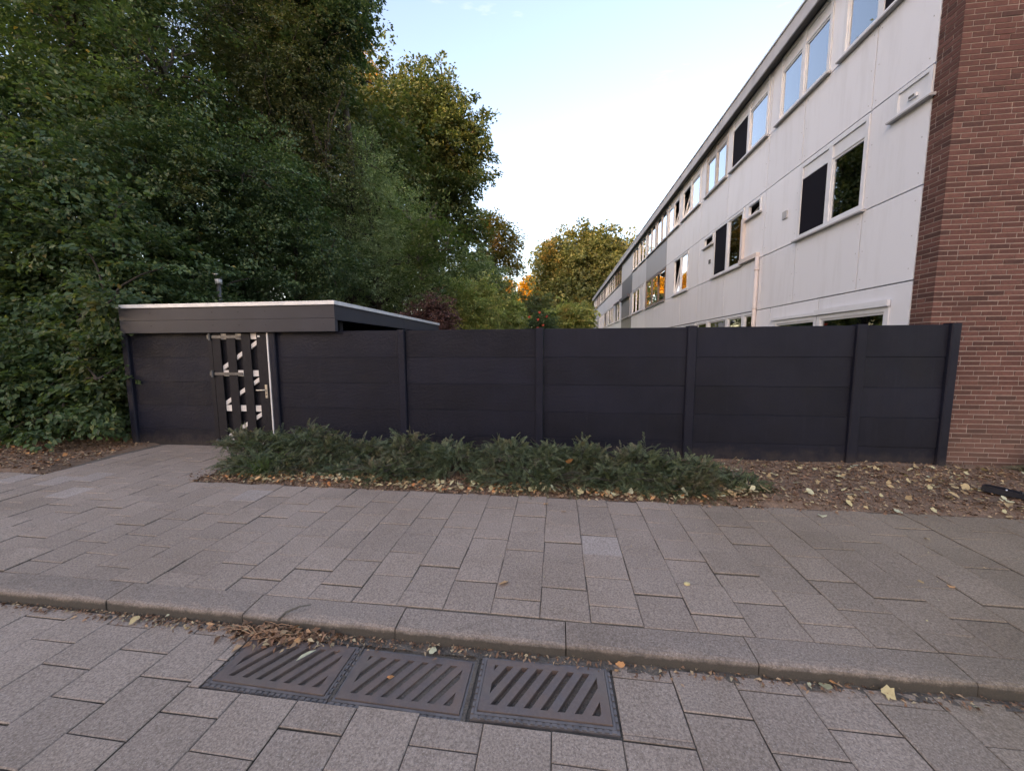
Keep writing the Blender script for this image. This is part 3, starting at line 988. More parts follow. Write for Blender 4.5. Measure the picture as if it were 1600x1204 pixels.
# gable wall
GX1 = 13.4
gw = MB(); gw.box(XF + .0055, GX1, YG + .0055, YG + .29, -.3, 7.70); gable = gw.build('gable_wall', M['mortar'], bld)
gw = MB(); gw.box(XF + .3, GX1, YE - .1, YE, -.3, 7.70); gw.build('far_gable', M['mortar'], bld)
gw = MB(); gw.box(GX1 - .0, GX1 + .1, YG, YE, -.3, 7.70); gw.build('rear_wall', M['mortar'], bld)
BL, BH, JT = 0.21, 0.0505, 0.0120
gb = np.random.default_rng(33)
bricks = []                    # (x0,x1,y0,y1,z0,z1,rnd)
NC = int(7.9 / (BH + JT))
for c in range(NC):
    z0 = -.24 + c * (BH + JT); z1 = z0 + BH
    if z1 > 7.70: break
    # corner brick wraps: alternate stretcher / header on the gable
    first = BL if c % 2 == 0 else .10
    ret = .10 if c % 2 == 0 else BL
    x = XF
    bricks.append((x, x + first, YG, YG + ret, z0, z1, gb.random(), 1))
    x += first + JT
    if c % 4 in (1, 2): bricks.append((x, x + .158, YG, YG + .10, z0, z1, gb.random(), 0)); x += .158 + JT
    while x < GX1 - .05:
        L = BL if gb.random() > .09 else .10
        L += gb.normal(0, .0012)
        x1 = min(x + L, GX1)
        bricks.append((x, x1, YG + gb.normal(0, .0012), YG + .09, z0 + gb.normal(0, .0009), z1 + gb.normal(0, .0009), gb.random(), 0)); x = x1 + JT
    # return on the facade side
    y = YG + ret + JT
    while y < YG + .28:
        y1 = min(y + (BL if gb.random() > .2 else .10), YG + .285)
        if y1 - y > .02: bricks.append((XF + gb.normal(0, .001), XF + .09, y, y1, z0, z1, gb.random(), 0))
        y = y1 + JT
big, rest = split_largest(bricks, lambda b: ((b[0] + b[1]) / 2, (b[2] + b[3]) / 2, (b[4] + b[5]) / 2))
BM = []
def brick_box(mb_, b):
    mb_.box(b[0], b[1], b[2], b[3], b[4], b[5])
cache = {}
for i in big:
    b = bricks[i]
    dx, dy, dz = b[1] - b[0], b[3] - b[2], b[5] - b[4]
    key = (round(dx, 2), round(dy, 2), int(b[6] * 8))
    if key not in cache:
        m_ = MB(); ch = .0022
        m_.box(-.5, .5, -.5, .5, -.5, .5)
        cache[key] = m_.mesh('brick', M['brick'], rnd=(key[2] + .5) / 8)
    o = link('brick', cache[key], gable, Vector(((b[0] + b[1]) / 2, (b[2] + b[3]) / 2, (b[4] + b[5]) / 2)) - ORG[bld])
    o.scale = (dx, dy, dz)
mb = MB(); r = []
for i in rest:
    b = bricks[i]; mb.box(*b[:6]); r += [b[6]] * 8
o = mb.build('bricks_further_off', M['brick'], gable, rnd=np.array(r)); o['kind'] = 'stuff'
bricks = None

gpn = np.random.default_rng(8)


def panel(y0, y1, z0, z1, mat='panel', holes=(), name='panel', dx=0.0):
    g = .0095
    y0, y1, z0, z1 = y0 + g, y1 - g, z0 + g, z1 - g
    mb_ = MB()
    xa, xb = XF + dx + gpn.uniform(0, .003), XF + .055
    rects = [(y0, y1, z0, z1)]
    for (h0, h1, k0, k1) in holes:
        nr = []
        for (a, b_, c, d) in rects:
            if h0 >= b_ or h1 <= a or k0 >= d or k1 <= c: nr.append((a, b_, c, d)); continue
            if h0 > a: nr.append((a, h0, c, d))
            if h1 < b_: nr.append((h1, b_, c, d))
            if k0 > c: nr.append((max(a, h0), min(b_, h1), c, k0))
            if k1 < d: nr.append((max(a, h0), min(b_, h1), k1, d))
        rects = nr
    for (a, b_, c, d) in rects: mb_.box(xa, xb, a, b_, c, d)
    return mb_.build(name, M[mat], bld, rnd=gpn.random())


def window(y0, y1, z0, z1, split=(0.5,), kinds=('glass', 'glass'), frame='frame', top=0.0, sill=True, name='window', proud=.018, bar=.062, mid=.10, sillmat='sill'):
    """kinds run from near (small y) to far"""
    mb_ = MB()
    xa, xb = XF - proud, XF + .05
    mb_.box(xa, xb, y0, y0 + bar, z0, z1); mb_.box(xa, xb, y1 - bar, y1, z0, z1)
    mb_.box(xa, xb, y0 + bar, y1 - bar, z0, z0 + bar); mb_.box(xa, xb, y0 + bar, y1 - bar, z1 - bar, z1)
    cuts = [y0 + bar]
    for s_ in split:
        c = y0 + (y1 - y0) * s_
        mb_.box(xa + .002, xb, c - mid / 2, c + mid / 2, z0 + bar, z1 - bar)
        cuts += [c - mid / 2, c + mid / 2]
    cuts.append(y1 - bar)
    zt = z1 - bar - top
    w = mb_.build(name, M[frame], bld)
    for k, kd in enumerate(kinds):
        a, b_ = cuts[2 * k], cuts[2 * k + 1]
        if top:
            p = MB(); p.box(XF + .006, XF + .03, a + .004, b_ - .004, zt + .028, z1 - bar - .004); p.build('vent_rail', M[frame], w)
            p = MB(); p.box(XF - .012, XF + .04, a, b_, zt, zt + .028); p.build('transom', M[frame], w)
        zb = z0 + bar
        if kd in ('glass', 'curtain', 'curtain_red', 'blind'):
            s_ = MB(); sb = .035
            for q in ((a, a + sb, zb, zt), (b_ - sb, b_, zb, zt), (a + sb, b_ - sb, zb, zb + sb), (a + sb, b_ - sb, zt - sb, zt)):
                s_.box(XF + .004, XF + .045, *q)
            s_.build('sash', M[frame], w)
            p = MB(); p.box(XF + .020, XF + .026, a + sb, b_ - sb, zb + sb, zt - sb); p.build('pane', M['glass'], w)
            if kd != 'glass':
                p = MB(); n = max(6, int((b_ - a) / .05)); z_lo = zb if kd != 'blind' else zb
                pts = [(XF + .16 + (.025 if i % 2 else 0), a - .02 + (b_ - a + .04) * i / n) for i in range(n + 1)]
                for i in range(n): p.poly([(*pts[i], zb), (*pts[i + 1], zb), (*pts[i + 1], zt), (*pts[i], zt)])
                p.build('curtain', M['curtain_red' if kd == 'curtain_red' else 'curtain'], w)
        elif kd == 'screen':
            p = MB(); p.box(XF + .0, XF + .012, a + .002, b_ - .002, zb + .002, zt - .002); p.build('insect_screen', M['screen'], w)
        elif kd == 'tilt':
            # sash hinged at its foot and leaning into the room
            sb = .05; H = zt - zb; lean = .20
            def P(y, z, x): return (XF + .02 + x + lean * (z - zb) / H, y, z)
            s_ = MB()
            for q in ((a, a + sb, zb, zt), (b_ - sb, b_, zb, zt), (a + sb, b_ - sb, zb, zb + sb), (a + sb, b_ - sb, zt - sb, zt)):
                s_.prism([P(q[0], q[2], 0), P(q[1], q[2], 0), P(q[1], q[3], 0), P(q[0], q[3], 0)], (.04, 0, 0))
            s_.build('tilted_sash', M[frame], w)
            p = MB(); p.prism([P(a + sb, zb + sb, .015), P(b_ - sb, zb + sb, .015), P(b_ - sb, zt - sb, .015), P(a + sb, zt - sb, .015)], (.006, 0, 0)); p.build('pane', M['glass'], w)
        elif kd == 'panel':
            p = MB(); p.box(XF + .006, XF + .03, a, b_, zb, zt); p.build('infill', M[frame], w)
        elif kd == 'shutter':
            z = zb
            while z < zt - .01:
                p = MB(); z2 = min(z + .075, zt)
                p.prism([(XF - .004, a, z), (XF - .016, a, (z + z2) / 2), (XF - .004, a, z2 - .004), (XF + .01, a, z2 - .004), (XF + .01, a, z)], (0, b_ - a, 0))
                p.build('slat', M['shutter'], w); z = z2
    if sill:
        p = MB(); p.prism([(XF - .075, y0 - .05, z0 - .045), (XF - .075, y0 - .05, z0 - .022), (XF - .01, y0 - .05, z0 - .002), (XF + .04, y0 - .05, z0 - .002), (XF + .04, y0 - .05, z0 - .045)], (0, y1 - y0 + .10, 0))
        p.build('sill', M[sillmat], w)
    return w


ZA, ZB, ZC, ZD, ZTOP = 6.345, 5.145, 3.672, 2.452, 7.70
YB = [5.592, 9.35, 13.25, 17.06, 20.74, 24.42, 28.12, 31.52, 35.42, 38.96, 41.95, 45.2, 48.75]

# ---- top storey: (window y0, y1, kinds, frame) for each bay
TOP = {
    0: [(5.78, 7.255, ('screen', 'glass'), 'frame'), (7.545, 9.045, ('glass', 'glass'), 'frame')],
    1: [(9.45, 11.20, ('glass', 'screen'), 'frame'), (11.48, 12.93, ('glass', 'glass'), 'frame_grey')],
    2: [(13.40, 15.15, ('glass', 'tilt'), 'frame'), (15.45, 16.95, ('tilt', 'glass'), 'frame')],
    3: [(17.15, 18.80, ('glass', 'glass'), 'frame_grey'), (19.0, 20.62, ('glass', 'glass'), 'frame_grey')],
    4: [(20.95, 22.5, ('glass', 'curtain'), 'frame'), (22.75, 24.25, ('glass', 'glass'), 'frame')],
    5: [],
    6: [(28.3, 31.4, ('curtain_red', 'curtain_red', 'curtain_red'), 'frame_brown')],
    7: [(31.7, 35.2, ('curtain', 'curtain', 'glass'), 'frame')],
    8: [(35.5, 37.1, ('glass', 'glass'), 'frame'), (37.3, 38.8, ('screen', 'glass'), 'frame_grey')],
    9: [(39.1, 41.8, ('curtain', 'glass'), 'frame')],
    10: [(42.1, 43.5, ('screen', 'glass'), 'frame_grey'), (43.7, 45.1, ('screen', 'glass'), 'frame_grey')],
    11: [(45.4, 48.5, ('curtain', 'curtain', 'glass'), 'frame')],
}
PM = {3: 'panel_grey', 5: 'panel_slate', 4: 'panel_mid'}
for k in range(12):
    y0, y1 = YB[k], YB[k + 1]
    pm = PM.get(k, 'panel')
    ws = TOP[k]
    cur = y0
    for (a, b_, kinds, frm) in ws:
        if a - cur > .05: panel(cur, a, ZA, ZTOP - .003, 'panel' if k != 4 else 'panel')
        sp = tuple((i + 1) / len(kinds) for i in range(len(kinds) - 1))
        window(a, b_, ZA + .045, ZTOP - .02, sp, kinds, frm, top=.235 if k < 3 else 0.0, sillmat='sill')
        cur = b_
    if y1 - cur > .05:
        if k == 5:
            panel(cur, cur + 1.85, ZA, ZTOP - .003, 'panel_mid'); panel(cur + 1.85, y1, ZA, ZTOP - .003, 'panel_mid')
        else: panel(cur, y1, ZA, ZTOP - .003, 'panel')
    # spandrel under the top windows
    cut = {0: [6.545, 8.145], 1: [11.32], 2: [15.18]}.get(k, [(y0 + y1) / 2] if k not in (3, 5) else [])
    ys = [y0] + cut + [y1]
    for a, b_ in zip(ys[:-1], ys[1:]): panel(a, b_, ZB, ZA, pm)

# ---- first floor
def strip(y0, y1, mat='panel', holes=()): return panel(y0, y1, ZC, ZB, mat, holes)
strip(5.592, 6.545, holes=[(5.595, 6.125, 4.775, 5.14)])
window(5.597, 6.125, 4.777, 5.125, (), ('panel',), 'frame', sill=True, bar=.05)
mb = MB(); mb.box(XF - .03, XF + .005, 5.80, 5.91, 4.885, 4.935); tv = mb.build('ventilation_cowl', M['frame'], bld)
mb = MB(); mb.box(XF - .034, XF - .0295, 5.815, 5.895, 4.895, 4.925); mb.build('slot', M['white_dark'], tv)
window(6.545, 8.125, ZC + .03, 5.10, (.5,), ('glass', 'screen'), 'frame', top=.23)
panel(6.545, 8.135, 5.10, ZB, 'panel')
strip(8.135, 9.35)
mb = MB(); mb.box(XF - .025, XF - .001, 8.48, 8.63, 4.25, 4.40); mb.build('wall_vent', M['sill'], bld)
strip(9.35, 10.30, holes=[(9.53, 10.12, 4.76, 5.10)])
window(9.53, 10.12, 4.765, 5.095, (), ('tilt',), 'frame', bar=.045)
window(10.32, 12.07, ZC + .03, 5.12, (.5,), ('glass', 'screen'), 'frame')
strip(12.07, 13.25, holes=[(12.15, 12.85, 4.765, 5.085)])
window(12.15, 12.85, 4.77, 5.08, (), ('tilt',), 'frame', bar=.045)
mb = MB(); mb.box(XF - .02, XF - .001, 12.29, 12.41, 4.19, 4.31); mb.build('wall_vent', M['white_dark'], bld)
strip(13.25, 14.28); window(14.28, 15.90, ZC + .03, 5.11, (.5,), ('glass', 'tilt'), 'frame'); strip(15.90, 17.06)
# brown window of the grey house
window(17.10, 20.66, ZC + .02, 5.12, (.32, .66), ('curtain', 'glass', 'curtain'), 'frame_brown')
mb = MB(); mb.prism([(XF - .02, 17.3, 4.98), (XF - .30, 17.3, 4.80), (XF - .30, 17.3, 4.84), (XF - .02, 17.3, 5.02)], (0, .9, 0)); mb.build('awning_window', M['frame_brown'], bld)
strip(20.74, 21.2); window(21.2, 24.1, ZC + .03, 5.10, (.34, .67), ('panel', 'glass', 'glass'), 'frame'); strip(24.1, 24.42)
# slate house with roller shutter
strip(24.42, 25.0, 'panel_mid'); window(25.0, 28.0, ZC + .02, 4.95, (), ('shutter',), 'frame_grey', sill=True)
mb = MB(); mb.box(XF - .20, XF - .02, 24.95, 28.05, 4.955, 5.14); mb.build('shutter_box', M['panel_slate'], bld)
strip(28.12, 28.9); window(28.9, 30.9, ZC + .02, 5.05, (.5,), ('glass', 'shutter'), 'frame'); strip(30.9, 31.52)
mb = MB(); mb.box(XF - .16, XF - .02, 28.9, 30.95, 5.055, 5.14); mb.build('shutter_box', M['panel_slate'], bld)
for k in range(7, 12):
    y0, y1 = YB[k], YB[k + 1]
    m0, m1 = y0 + .35, y1 - .5
    strip(y0, m0); window(m0, m1, ZC + .02, 5.10, (.33, .66), (('curtain', 'glass', 'curtain') if k % 2 else ('glass', 'screen', 'curtain')), 'frame'); strip(m1, y1)

# ---- spandrel under the first floor windows, and ground floor
for k in range(12):
    y0, y1 = YB[k], YB[k + 1]
    cut = {0: [6.545, 8.135], 1: [11.25], 2: [15.0]}.get(k, [(y0 + y1) / 2])
    ys = [y0] + cut + [y1]
    for a, b_ in zip(ys[:-1], ys[1:]): panel(a, b_, ZD, ZC, 'panel_slate' if k == 5 else 'panel')
window(5.90, 7.35, .75, 2.14, (), ('blind',), 'frame', sill=True, bar=.07)
window(7.37, 8.70, .10, 2.14, (), ('blind',), 'frame', sill=False, bar=.07)
panel(5.592, 7.36, .0, ZD, 'panel', [(5.895, 7.36, .70, 2.145)])
panel(7.36, 8.88, .0, ZD, 'panel', [(7.355, 8.705, -.2, 2.145)])
mb = MB(); mb.box(XF - .06, XF - .018, 5.88, 7.38, 2.145, 2.235); mb.build('lintel_cover', M['frame'], bld)
mb = MB(); mb.box(XF - .05, XF - .018, 7.385, 8.74, 2.145, 2.20); mb.build('lintel_cover', M['frame'], bld)
panel(8.88, 9.50, .0, ZD, 'panel')
window(9.52, 12.25, .6, ZD - .02, (.20, .53), ('glass', 'glass', 'glass'), 'frame', mid=.13, sill=True)
panel(9.50, 12.27, .0, .56, 'panel')
window(12.30, 13.22, .05, ZD - .02, (), ('glass',), 'frame', sill=False)
for k in range(2, 12):
    y0, y1 = YB[k], YB[k + 1]
    window(y0 + .05, y1 - .9, .6, ZD - .03, (.4,), ('glass', 'curtain'), 'frame')
    panel(y0, y1 - .87, 0, .56, 'panel'); panel(y1 - .87, y1, 0, ZD, 'panel_slate' if k == 5 else 'panel')
# roof edge
for (a, b_) in ((5.0, 17.0), (17.006, 31.5), (31.506, YE + .1)):
    mb = MB(); mb.box(XF - .20, XF - .17, a, b_, 7.672, 7.945); mb.build('roof_fascia', M['fascia_roof'], bld)
    mb = MB(); mb.box(XF - .225, XF - .10, a, b_, 7.948, 7.985); mb.build('roof_trim', M['alu'], bld)
mb = MB(); mb.box(XF - .168, XF + .06, YG - .25, YE + .1, 7.71, 7.74); mb.build('soffit', M['white_dark'], bld)
mb = MB(); mb.box(XF - .098, GX1 + .1, YG - .25, YE + .1, 7.745, 7.93); mb.build('roof', M['roofing'], bld)
mb = MB(); mb.box(XF - .168, GX1 + .1, YG - .285, YG - .252, 7.69, 7.945); mb.build('roof_fascia', M['fascia_roof'], bld)
for (y, h) in ((16.2, .42), (22.4, .35), (30.0, .4)):
    mb = MB(); mb.tube([(XF + .25, y, 7.92), (XF + .25, y, 7.93 + h * .7)], .09, 10); f = mb.build('flue', M['roofing'], bld, True)
    mb = MB(); mb.tube([(XF + .25, y, 7.95 + h * .7), (XF + .25, y, 7.95 + h)], [.16, .15], 10); mb.build('flue_cap', M['roofing'], f, True)
# wall box and drain pipe
mb = MB(); mb.box(XF - .075, XF - .004, 10.20, 10.30, 3.82, 4.82); mb.build('wall_duct', M['pipe'], bld)
mb = MB()
mb.box(XF - .085, XF - .003, 9.46, 10.32, 3.70, 3.80); mb.build('wall_duct', M['pipe'], bld)
mb = MB(); mb.tube([(XF - .05, 9.46, 3.70), (XF - .05, 9.46, .05)], .045, 10); dp = mb.build('downpipe', M['pipe'], bld, True)
for z in (3.4, 2.5, 1.4):
    mb = MB(); mb.tube([(XF - .05, 9.46, z - .02), (XF - .05, 9.46, z + .02)], .053, 10); mb.build('bracket', M['pipe'], dp, True)

# small heads of the panel fixings on the two nearest houses
mb = MB()
for y in (5.68, 6.48, 6.61, 8.07, 8.21, 9.28, 9.42, 11.26, 11.38, 13.18):
    for z in (2.62, 3.05, 3.5, 3.85, 4.3, 4.62, 5.25, 5.75, 6.25):
        if ZC < z < ZB and (6.5 < y < 8.13 or 10.3 < y < 12.1 or (y < 6.2 and z > 4.5)): continue
        mb.box(XF - .004, XF + .001, y - .0055, y + .0055, z - .0055, z + .0055)
o = mb.build('fixings', M['sill'], bld); o['kind'] = 'stuff'

# ------------------------------------------------------------------ flats added unseen behind the viewer to keep low sun off the street
fb = thing('sun_blocker_flats', (-40, -50, 0), 'unseen brick block of flats, added to keep the low sun off the street', 'building')
mb = MB(); mb.box(-66, 12, -62, -50, -.4, 23); mb.build('wall', M['brick'], fb, rnd=.5)
mb = MB(); mb.box(-66.4, 12.4, -62.4, -49.6, 23.01, 23.35); mb.build('roof', M['roofing'], fb)
b = MB()
for i in range(18):
    for k in range(7): b.box(-64.5 + i * 4.2, -62.1 + i * 4.2, -49.99, -49.94, .9 + k * 2.9, 2.4 + k * 2.9)
o = b.build('windows', M['glass'], fb); o['kind'] = 'stuff'
# ------------------------------------------------------------------ trees and shrubs
def px(u, v, y, r, sq=(1, .8, 1)):
    """crown lobe centred on the sight line through (u, v) at depth y, r in photo pixels"""
    c = at_y(u, v, y); q = r / 566.0 * y * 1.01
    return (c[0], c[1], c[2], q * sq[0], q * sq[1], q * sq[2])


tree('hornbeam_tree', 'dark broad leaved hedge tree with foliage down to the ground beside the carport', (-9.6, 6.3, 0),
     [(-9.2, 5.95, 1.5, 1.7, 1.15, 1.6), (-8.2, 5.75, 1.2, 1.1, .75, 1.3), (-10.9, 6.2, 2.2, 1.9, 1.5, 2.3), (-8.3, 6.2, 3.0, 1.4, 1.0, 1.4), (-10.0, 6.3, 4.3, 2.1, 1.5, 1.9), (-7.75, 5.55, .9, .75, .5, .9), (-9.4, 5.4, .8, 1.3, .7, .8), (-7.45, 5.0, 1.3, .42, .28, 1.15), (-7.3, 5.2, 2.3, .4, .3, .5), (-8.5, 4.85, .45, 1.2, .38, .45), (-10.1, 4.75, .6, 1.2, .4, .6), (-9.3, 4.9, 1.0, 1.3, .5, .9)],
     1850, 46, (.088, .058), 'leaf_near', 101, six=True, size=.46, flat=.06, trunk_r=.10, zmin=.12, twigs=120, tilt=.5, hang=.5)
tree('hornbeam_tree', 'tall dark green tree leaning over the hedge at the pavement corner', (-12.3, 9.2, 0),
     [(-11.6, 8.6, 6.2, 2.7, 2.0, 2.6), (-10.8, 8.4, 9.3, 2.5, 2.0, 2.6), (-13.3, 8.8, 8.4, 2.4, 2.0, 3.2), (-9.6, 8.2, 7.0, 1.7, 1.4, 2.0), (-11.8, 8.5, 11.8, 2.6, 2, 2.2)],
     1500, 46, (.095, .060), 'leaf_near', 102, size=.55, trunk_r=.17, zmin=1.5, twigs=160)
tree('hornbeam_tree', 'dark green tree hanging low over the carport roof around the metal vent cap', (-8.6, 8.6, 0),
     [(-8.8, 8.6, 3.7, 1.5, 1.2, 1.3), (-7.5, 8.5, 3.9, 1.2, 1.0, 1.3), (-8.9, 8.0, 5.6, 1.6, 1.3, 1.4), (-7.3, 8.9, 5.6, 1.3, 1.1, 1.3), (-6.3, 9.2, 3.9, 1.0, .8, 1.1), (-7.7, 6.9, 2.60, 1.1, .55, .34), (-7.4, 6.85, 2.55, .5, .4, .30)],
     1350, 44, (.080, .052), 'leaf_deep', 103, size=.46, trunk_r=.11, zmin=2.38, twigs=120)
tree('beech_tree', 'tall tree with olive leaves high above the carport', (-9.4, 12.2, 0),
     [(-8.9, 11.2, 7.4, 2.2, 1.6, 2.2), (-8.2, 11.0, 9.8, 2.2, 1.7, 2.2), (-10.0, 11.4, 11.6, 2.4, 2.0, 2.4), (-7.6, 11.3, 12.2, 1.8, 1.6, 2.0), (-7.4, 11.4, 7.4, 1.4, 1.2, 1.6), (-10.6, 11.6, 8.6, 2.0, 1.6, 2.4)],
     1500, 44, (.085, .050), 'leaf_brownish', 104, size=.52, trunk_r=.20, zmin=3, twigs=220, bark='bark')
tree('maple_tree', 'tall deep green tree whose dark boughs hang into the sky above the oak', (-7.6, 12.9, 0),
     [px(500, 30, 11.4, 72), px(455, 110, 11.6, 62), px(515, 130, 12.0, 45, (.8, .8, 1.2)), px(540, 15, 11.2, 38), px(400, 40, 12.2, 70), px(470, 210, 12.4, 55), px(520, -60, 11.6, 80)],
     1050, 46, (.11, .080), 'leaf_deep', 105, size=.50, trunk_r=.22, zmin=3, twigs=120)
tree('willow_leaved_tree', 'broad grey green small leaved tree filling the space behind the carport', (-6.5, 13.2, 0),
     [px(470, 340, 12.4, 92), px(560, 350, 12.8, 82), px(620, 420, 12.6, 70), px(420, 430, 11.8, 70), px(530, 440, 12.0, 85), px(560, 260, 13.2, 68), px(660, 460, 12.6, 45), px(430, 260, 12.8, 75), px(610, 330, 13.4, 55)],
     2300, 48, (.075, .034), 'leaf_grey', 106, size=.46, flat=.10, trunk_r=.16, zmin=.6, twigs=150, droop=.35, tilt=.7)
tree('oak_tree', 'tall olive green oak standing out against the open sky', (-7.4, 23.0, 0),
     [px(650, 195, 21.5, 62), px(700, 215, 22, 58), px(610, 270, 22, 60), px(705, 310, 21.5, 55), px(660, 300, 22, 60), px(738, 205, 22, 30), px(690, 145, 22, 38, (.8, .8, 1)), px(645, 135, 22.5, 36), px(735, 260, 22, 32), px(728, 370, 22, 36), px(600, 190, 23, 50), px(655, 380, 22, 50)],
     1900, 40, (.19, .120), 'leaf_oak', 107, size=.66, flat=.16, trunk_r=.30, zmin=3, twigs=160, tilt=.8, lump=.3)
tree('birch_tree', 'tree with orange turning leaves peeping out between the oak and the dark boughs', (-12.0, 27.0, 0),
     [px(572, 120, 26, 30), px(590, 160, 26, 26), px(560, 170, 26, 34), px(575, 240, 26, 40), px(560, 60, 26, 22)],
     420, 34, (.16, .10), 'leaf_autumn', 108, size=.7, flat=.2, trunk_r=.2, zmin=4, twigs=60, tilt=.8)
tree('ash_tree', 'slender tree with orange tinged crown and bare lower stem beyond the light green shrubs', (-5.0, 34.0, 0),
     [px(775, 362, 34, 26), px(792, 392, 34, 24), px(760, 348, 34, 18), px(765, 405, 34, 26), px(745, 420, 34, 20), px(803, 420, 34, 14)],
     300, 32, (.24, .14), 'leaf_autumn', 109, size=.95, flat=.2, trunk_r=.20, zmin=5.2, twigs=60, tilt=.8, fork=6.2)
tree('lime_tree', 'big round tree with orange top closing the gap beside the far end of the terrace', (3.2, 60.0, 0),
     [px(905, 430, 58, 62), px(868, 428, 57, 34), px(945, 415, 58, 46), px(903, 396, 58, 38), px(862, 395, 58, 22), px(950, 392, 59, 28), px(880, 470, 56, 42), px(930, 470, 56, 42), px(975, 420, 59, 36), px(918, 380, 58, 20)],
     2100, 34, (.42, .30), 'leaf_mid', 110, size=1.25, flat=.25, trunk_r=.45, zmin=1.2, twigs=80, tilt=.9, lump=.3)
tree('maple_tree', 'small far tree glowing orange left of the big round tree', (-6.4, 76.0, 0),
     [px(826, 452, 75, 15), px(822, 470, 75, 14), px(834, 462, 75, 10)], 260, 34, (.42, .30), 'leaf_orange', 111, size=1.0, flat=.25, trunk_r=.22, zmin=2, twigs=20, tilt=.9)
tree('maple_tree', 'wide far tree with orange leaves behind the slender stem', (-10.5, 78.0, 0),
     [px(770, 448, 77, 16), px(752, 452, 77, 16), px(790, 452, 77, 14), px(735, 455, 77, 14), px(845, 455, 79, 14)], 420, 34, (.42, .30), 'leaf_orange', 112, size=1.1, flat=.25, trunk_r=.25, zmin=2, twigs=20, tilt=.9)
tree('sumac_tree', 'bright green feathery leaved tree arching over the purple shrub', (-4.4, 12.9, 0),
     [px(680, 350, 11.8, 30), px(700, 385, 11.8, 32), px(660, 400, 11.6, 30), px(640, 345, 12.0, 22), px(720, 410, 12.0, 18), px(665, 440, 11.5, 26)],
     105, 64, (.125, .030), 'leaf_sumac', 113, size=.72, flat=.03, trunk_r=.07, bark='bark_pale', zmin=2.2, twigs=60, droop=.8, tilt=.25, outz=.25)
tree('laurel_shrub', 'tall dark green shrub between the oak and the light green hedge', (-5.0, 19.0, 0),
     [px(745, 420, 18.5, 30), px(720, 440, 18, 34), px(775, 450, 19, 28), px(700, 470, 17.5, 34)], 520, 38, (.11, .06), 'leaf_grey', 114, cat='shrub', size=.5, trunk_r=.07, twigs=40, tilt=.7)
tree('privet_shrub', 'light green hedge shrub next to the purple shrub', (-3.45, 15.0, 0),
     [px(728, 478, 14.5, 34), px(755, 490, 14.8, 32), px(715, 505, 14.2, 30), px(745, 520, 14.5, 36), px(715, 455, 15, 22), px(755, 455, 15.2, 24)], 760, 40, (.085, .050), 'leaf_light', 115, cat='shrub', size=.36, trunk_r=.05, zmin=.2, twigs=50, tilt=.75)
tree('privet_shrub', 'yellowing green shrub in front of the small pale house', (-2.6, 19.5, 0),
     [px(785, 480, 19, 30), px(800, 500, 19, 26), px(775, 505, 18.5, 30), px(775, 455, 19.5, 20), px(812, 508, 19, 16)], 560, 38, (.10, .060), 'leaf_light', 116, cat='shrub', size=.42, trunk_r=.06, zmin=.2, twigs=50, tilt=.75)
tree('plum_shrub', 'dark purple leaved shrub above the carport corner', (-4.0, 11.2, 0),
     [px(683, 482, 10.9, 26), px(660, 498, 10.8, 26), px(692, 508, 10.9, 24), px(640, 505, 10.6, 22), px(680, 530, 10.9, 34)], 480, 38, (.060, .036), 'leaf_purple', 117, cat='shrub', size=.28, trunk_r=.04, zmin=.4, twigs=60, tilt=.8)
tree('hazel_shrub', 'round mid green tree beyond the roses under the far orange tree', (-3.2, 41.0, 0),
     [px(800, 478, 40, 26), px(825, 492, 40, 20), px(770, 485, 40, 26), px(842, 480, 42, 20)], 460, 36, (.24, .15), 'leaf_mid', 118, cat='shrub', size=.8, trunk_r=.12, zmin=.4, twigs=30, tilt=.8)
tree('lilac_shrub', 'bright green shrub at the foot of the big round tree', (1.4, 27.0, 0),
     [px(885, 492, 26, 24), px(905, 498, 26, 20), px(868, 500, 25.5, 20), px(900, 515, 26, 24), px(916, 490, 27, 14)], 520, 38, (.15, .085), 'leaf_light', 119, cat='shrub', size=.5, trunk_r=.07, zmin=.3, twigs=40, tilt=.8)
tree('cherry_tree', 'little tree with pale orange leaves against the big round tree', (2.2, 37.0, 0),
     [px(905, 478, 36, 12), px(915, 486, 36, 10), px(897, 487, 36, 9)], 150, 30, (.20, .11), 'leaf_autumn', 120, size=.6, trunk_r=.07, zmin=2, twigs=20, tilt=.8)
rs = tree('rose_bush', 'dark green rose bush with red flowers just above the fence top', (-.5, 16.4, 0),
     [px(845, 502, 16, 17), px(860, 508, 16.2, 14), px(835, 512, 16, 14), px(850, 530, 16, 26)], 260, 34, (.075, .05), 'leaf_deep', 121, cat='shrub', size=.3, trunk_r=.03, zmin=.2, twigs=40, tilt=.7)
gr_ = np.random.default_rng(4)
for (u, v) in ((827, 495), (841, 499), (843, 488), (849, 508), (840, 512), (854, 494)):
    c = at_y(u, v, 15.6); b = MB()
    for k in range(7):
        q = k * 2.4; rr = .018 + .010 * k
        b.poly([(c[0] + rr * math.cos(q + w) * (1 if z else .5), c[1] + rr * math.sin(q + w) * (1 if z else .5), c[2] + (.05 if z else -.02) - .004 * k) for w, z in ((-.6, 0), (.6, 0), (.8, 1), (-.8, 1))])
    b.build('rose', M['rose'], rs)
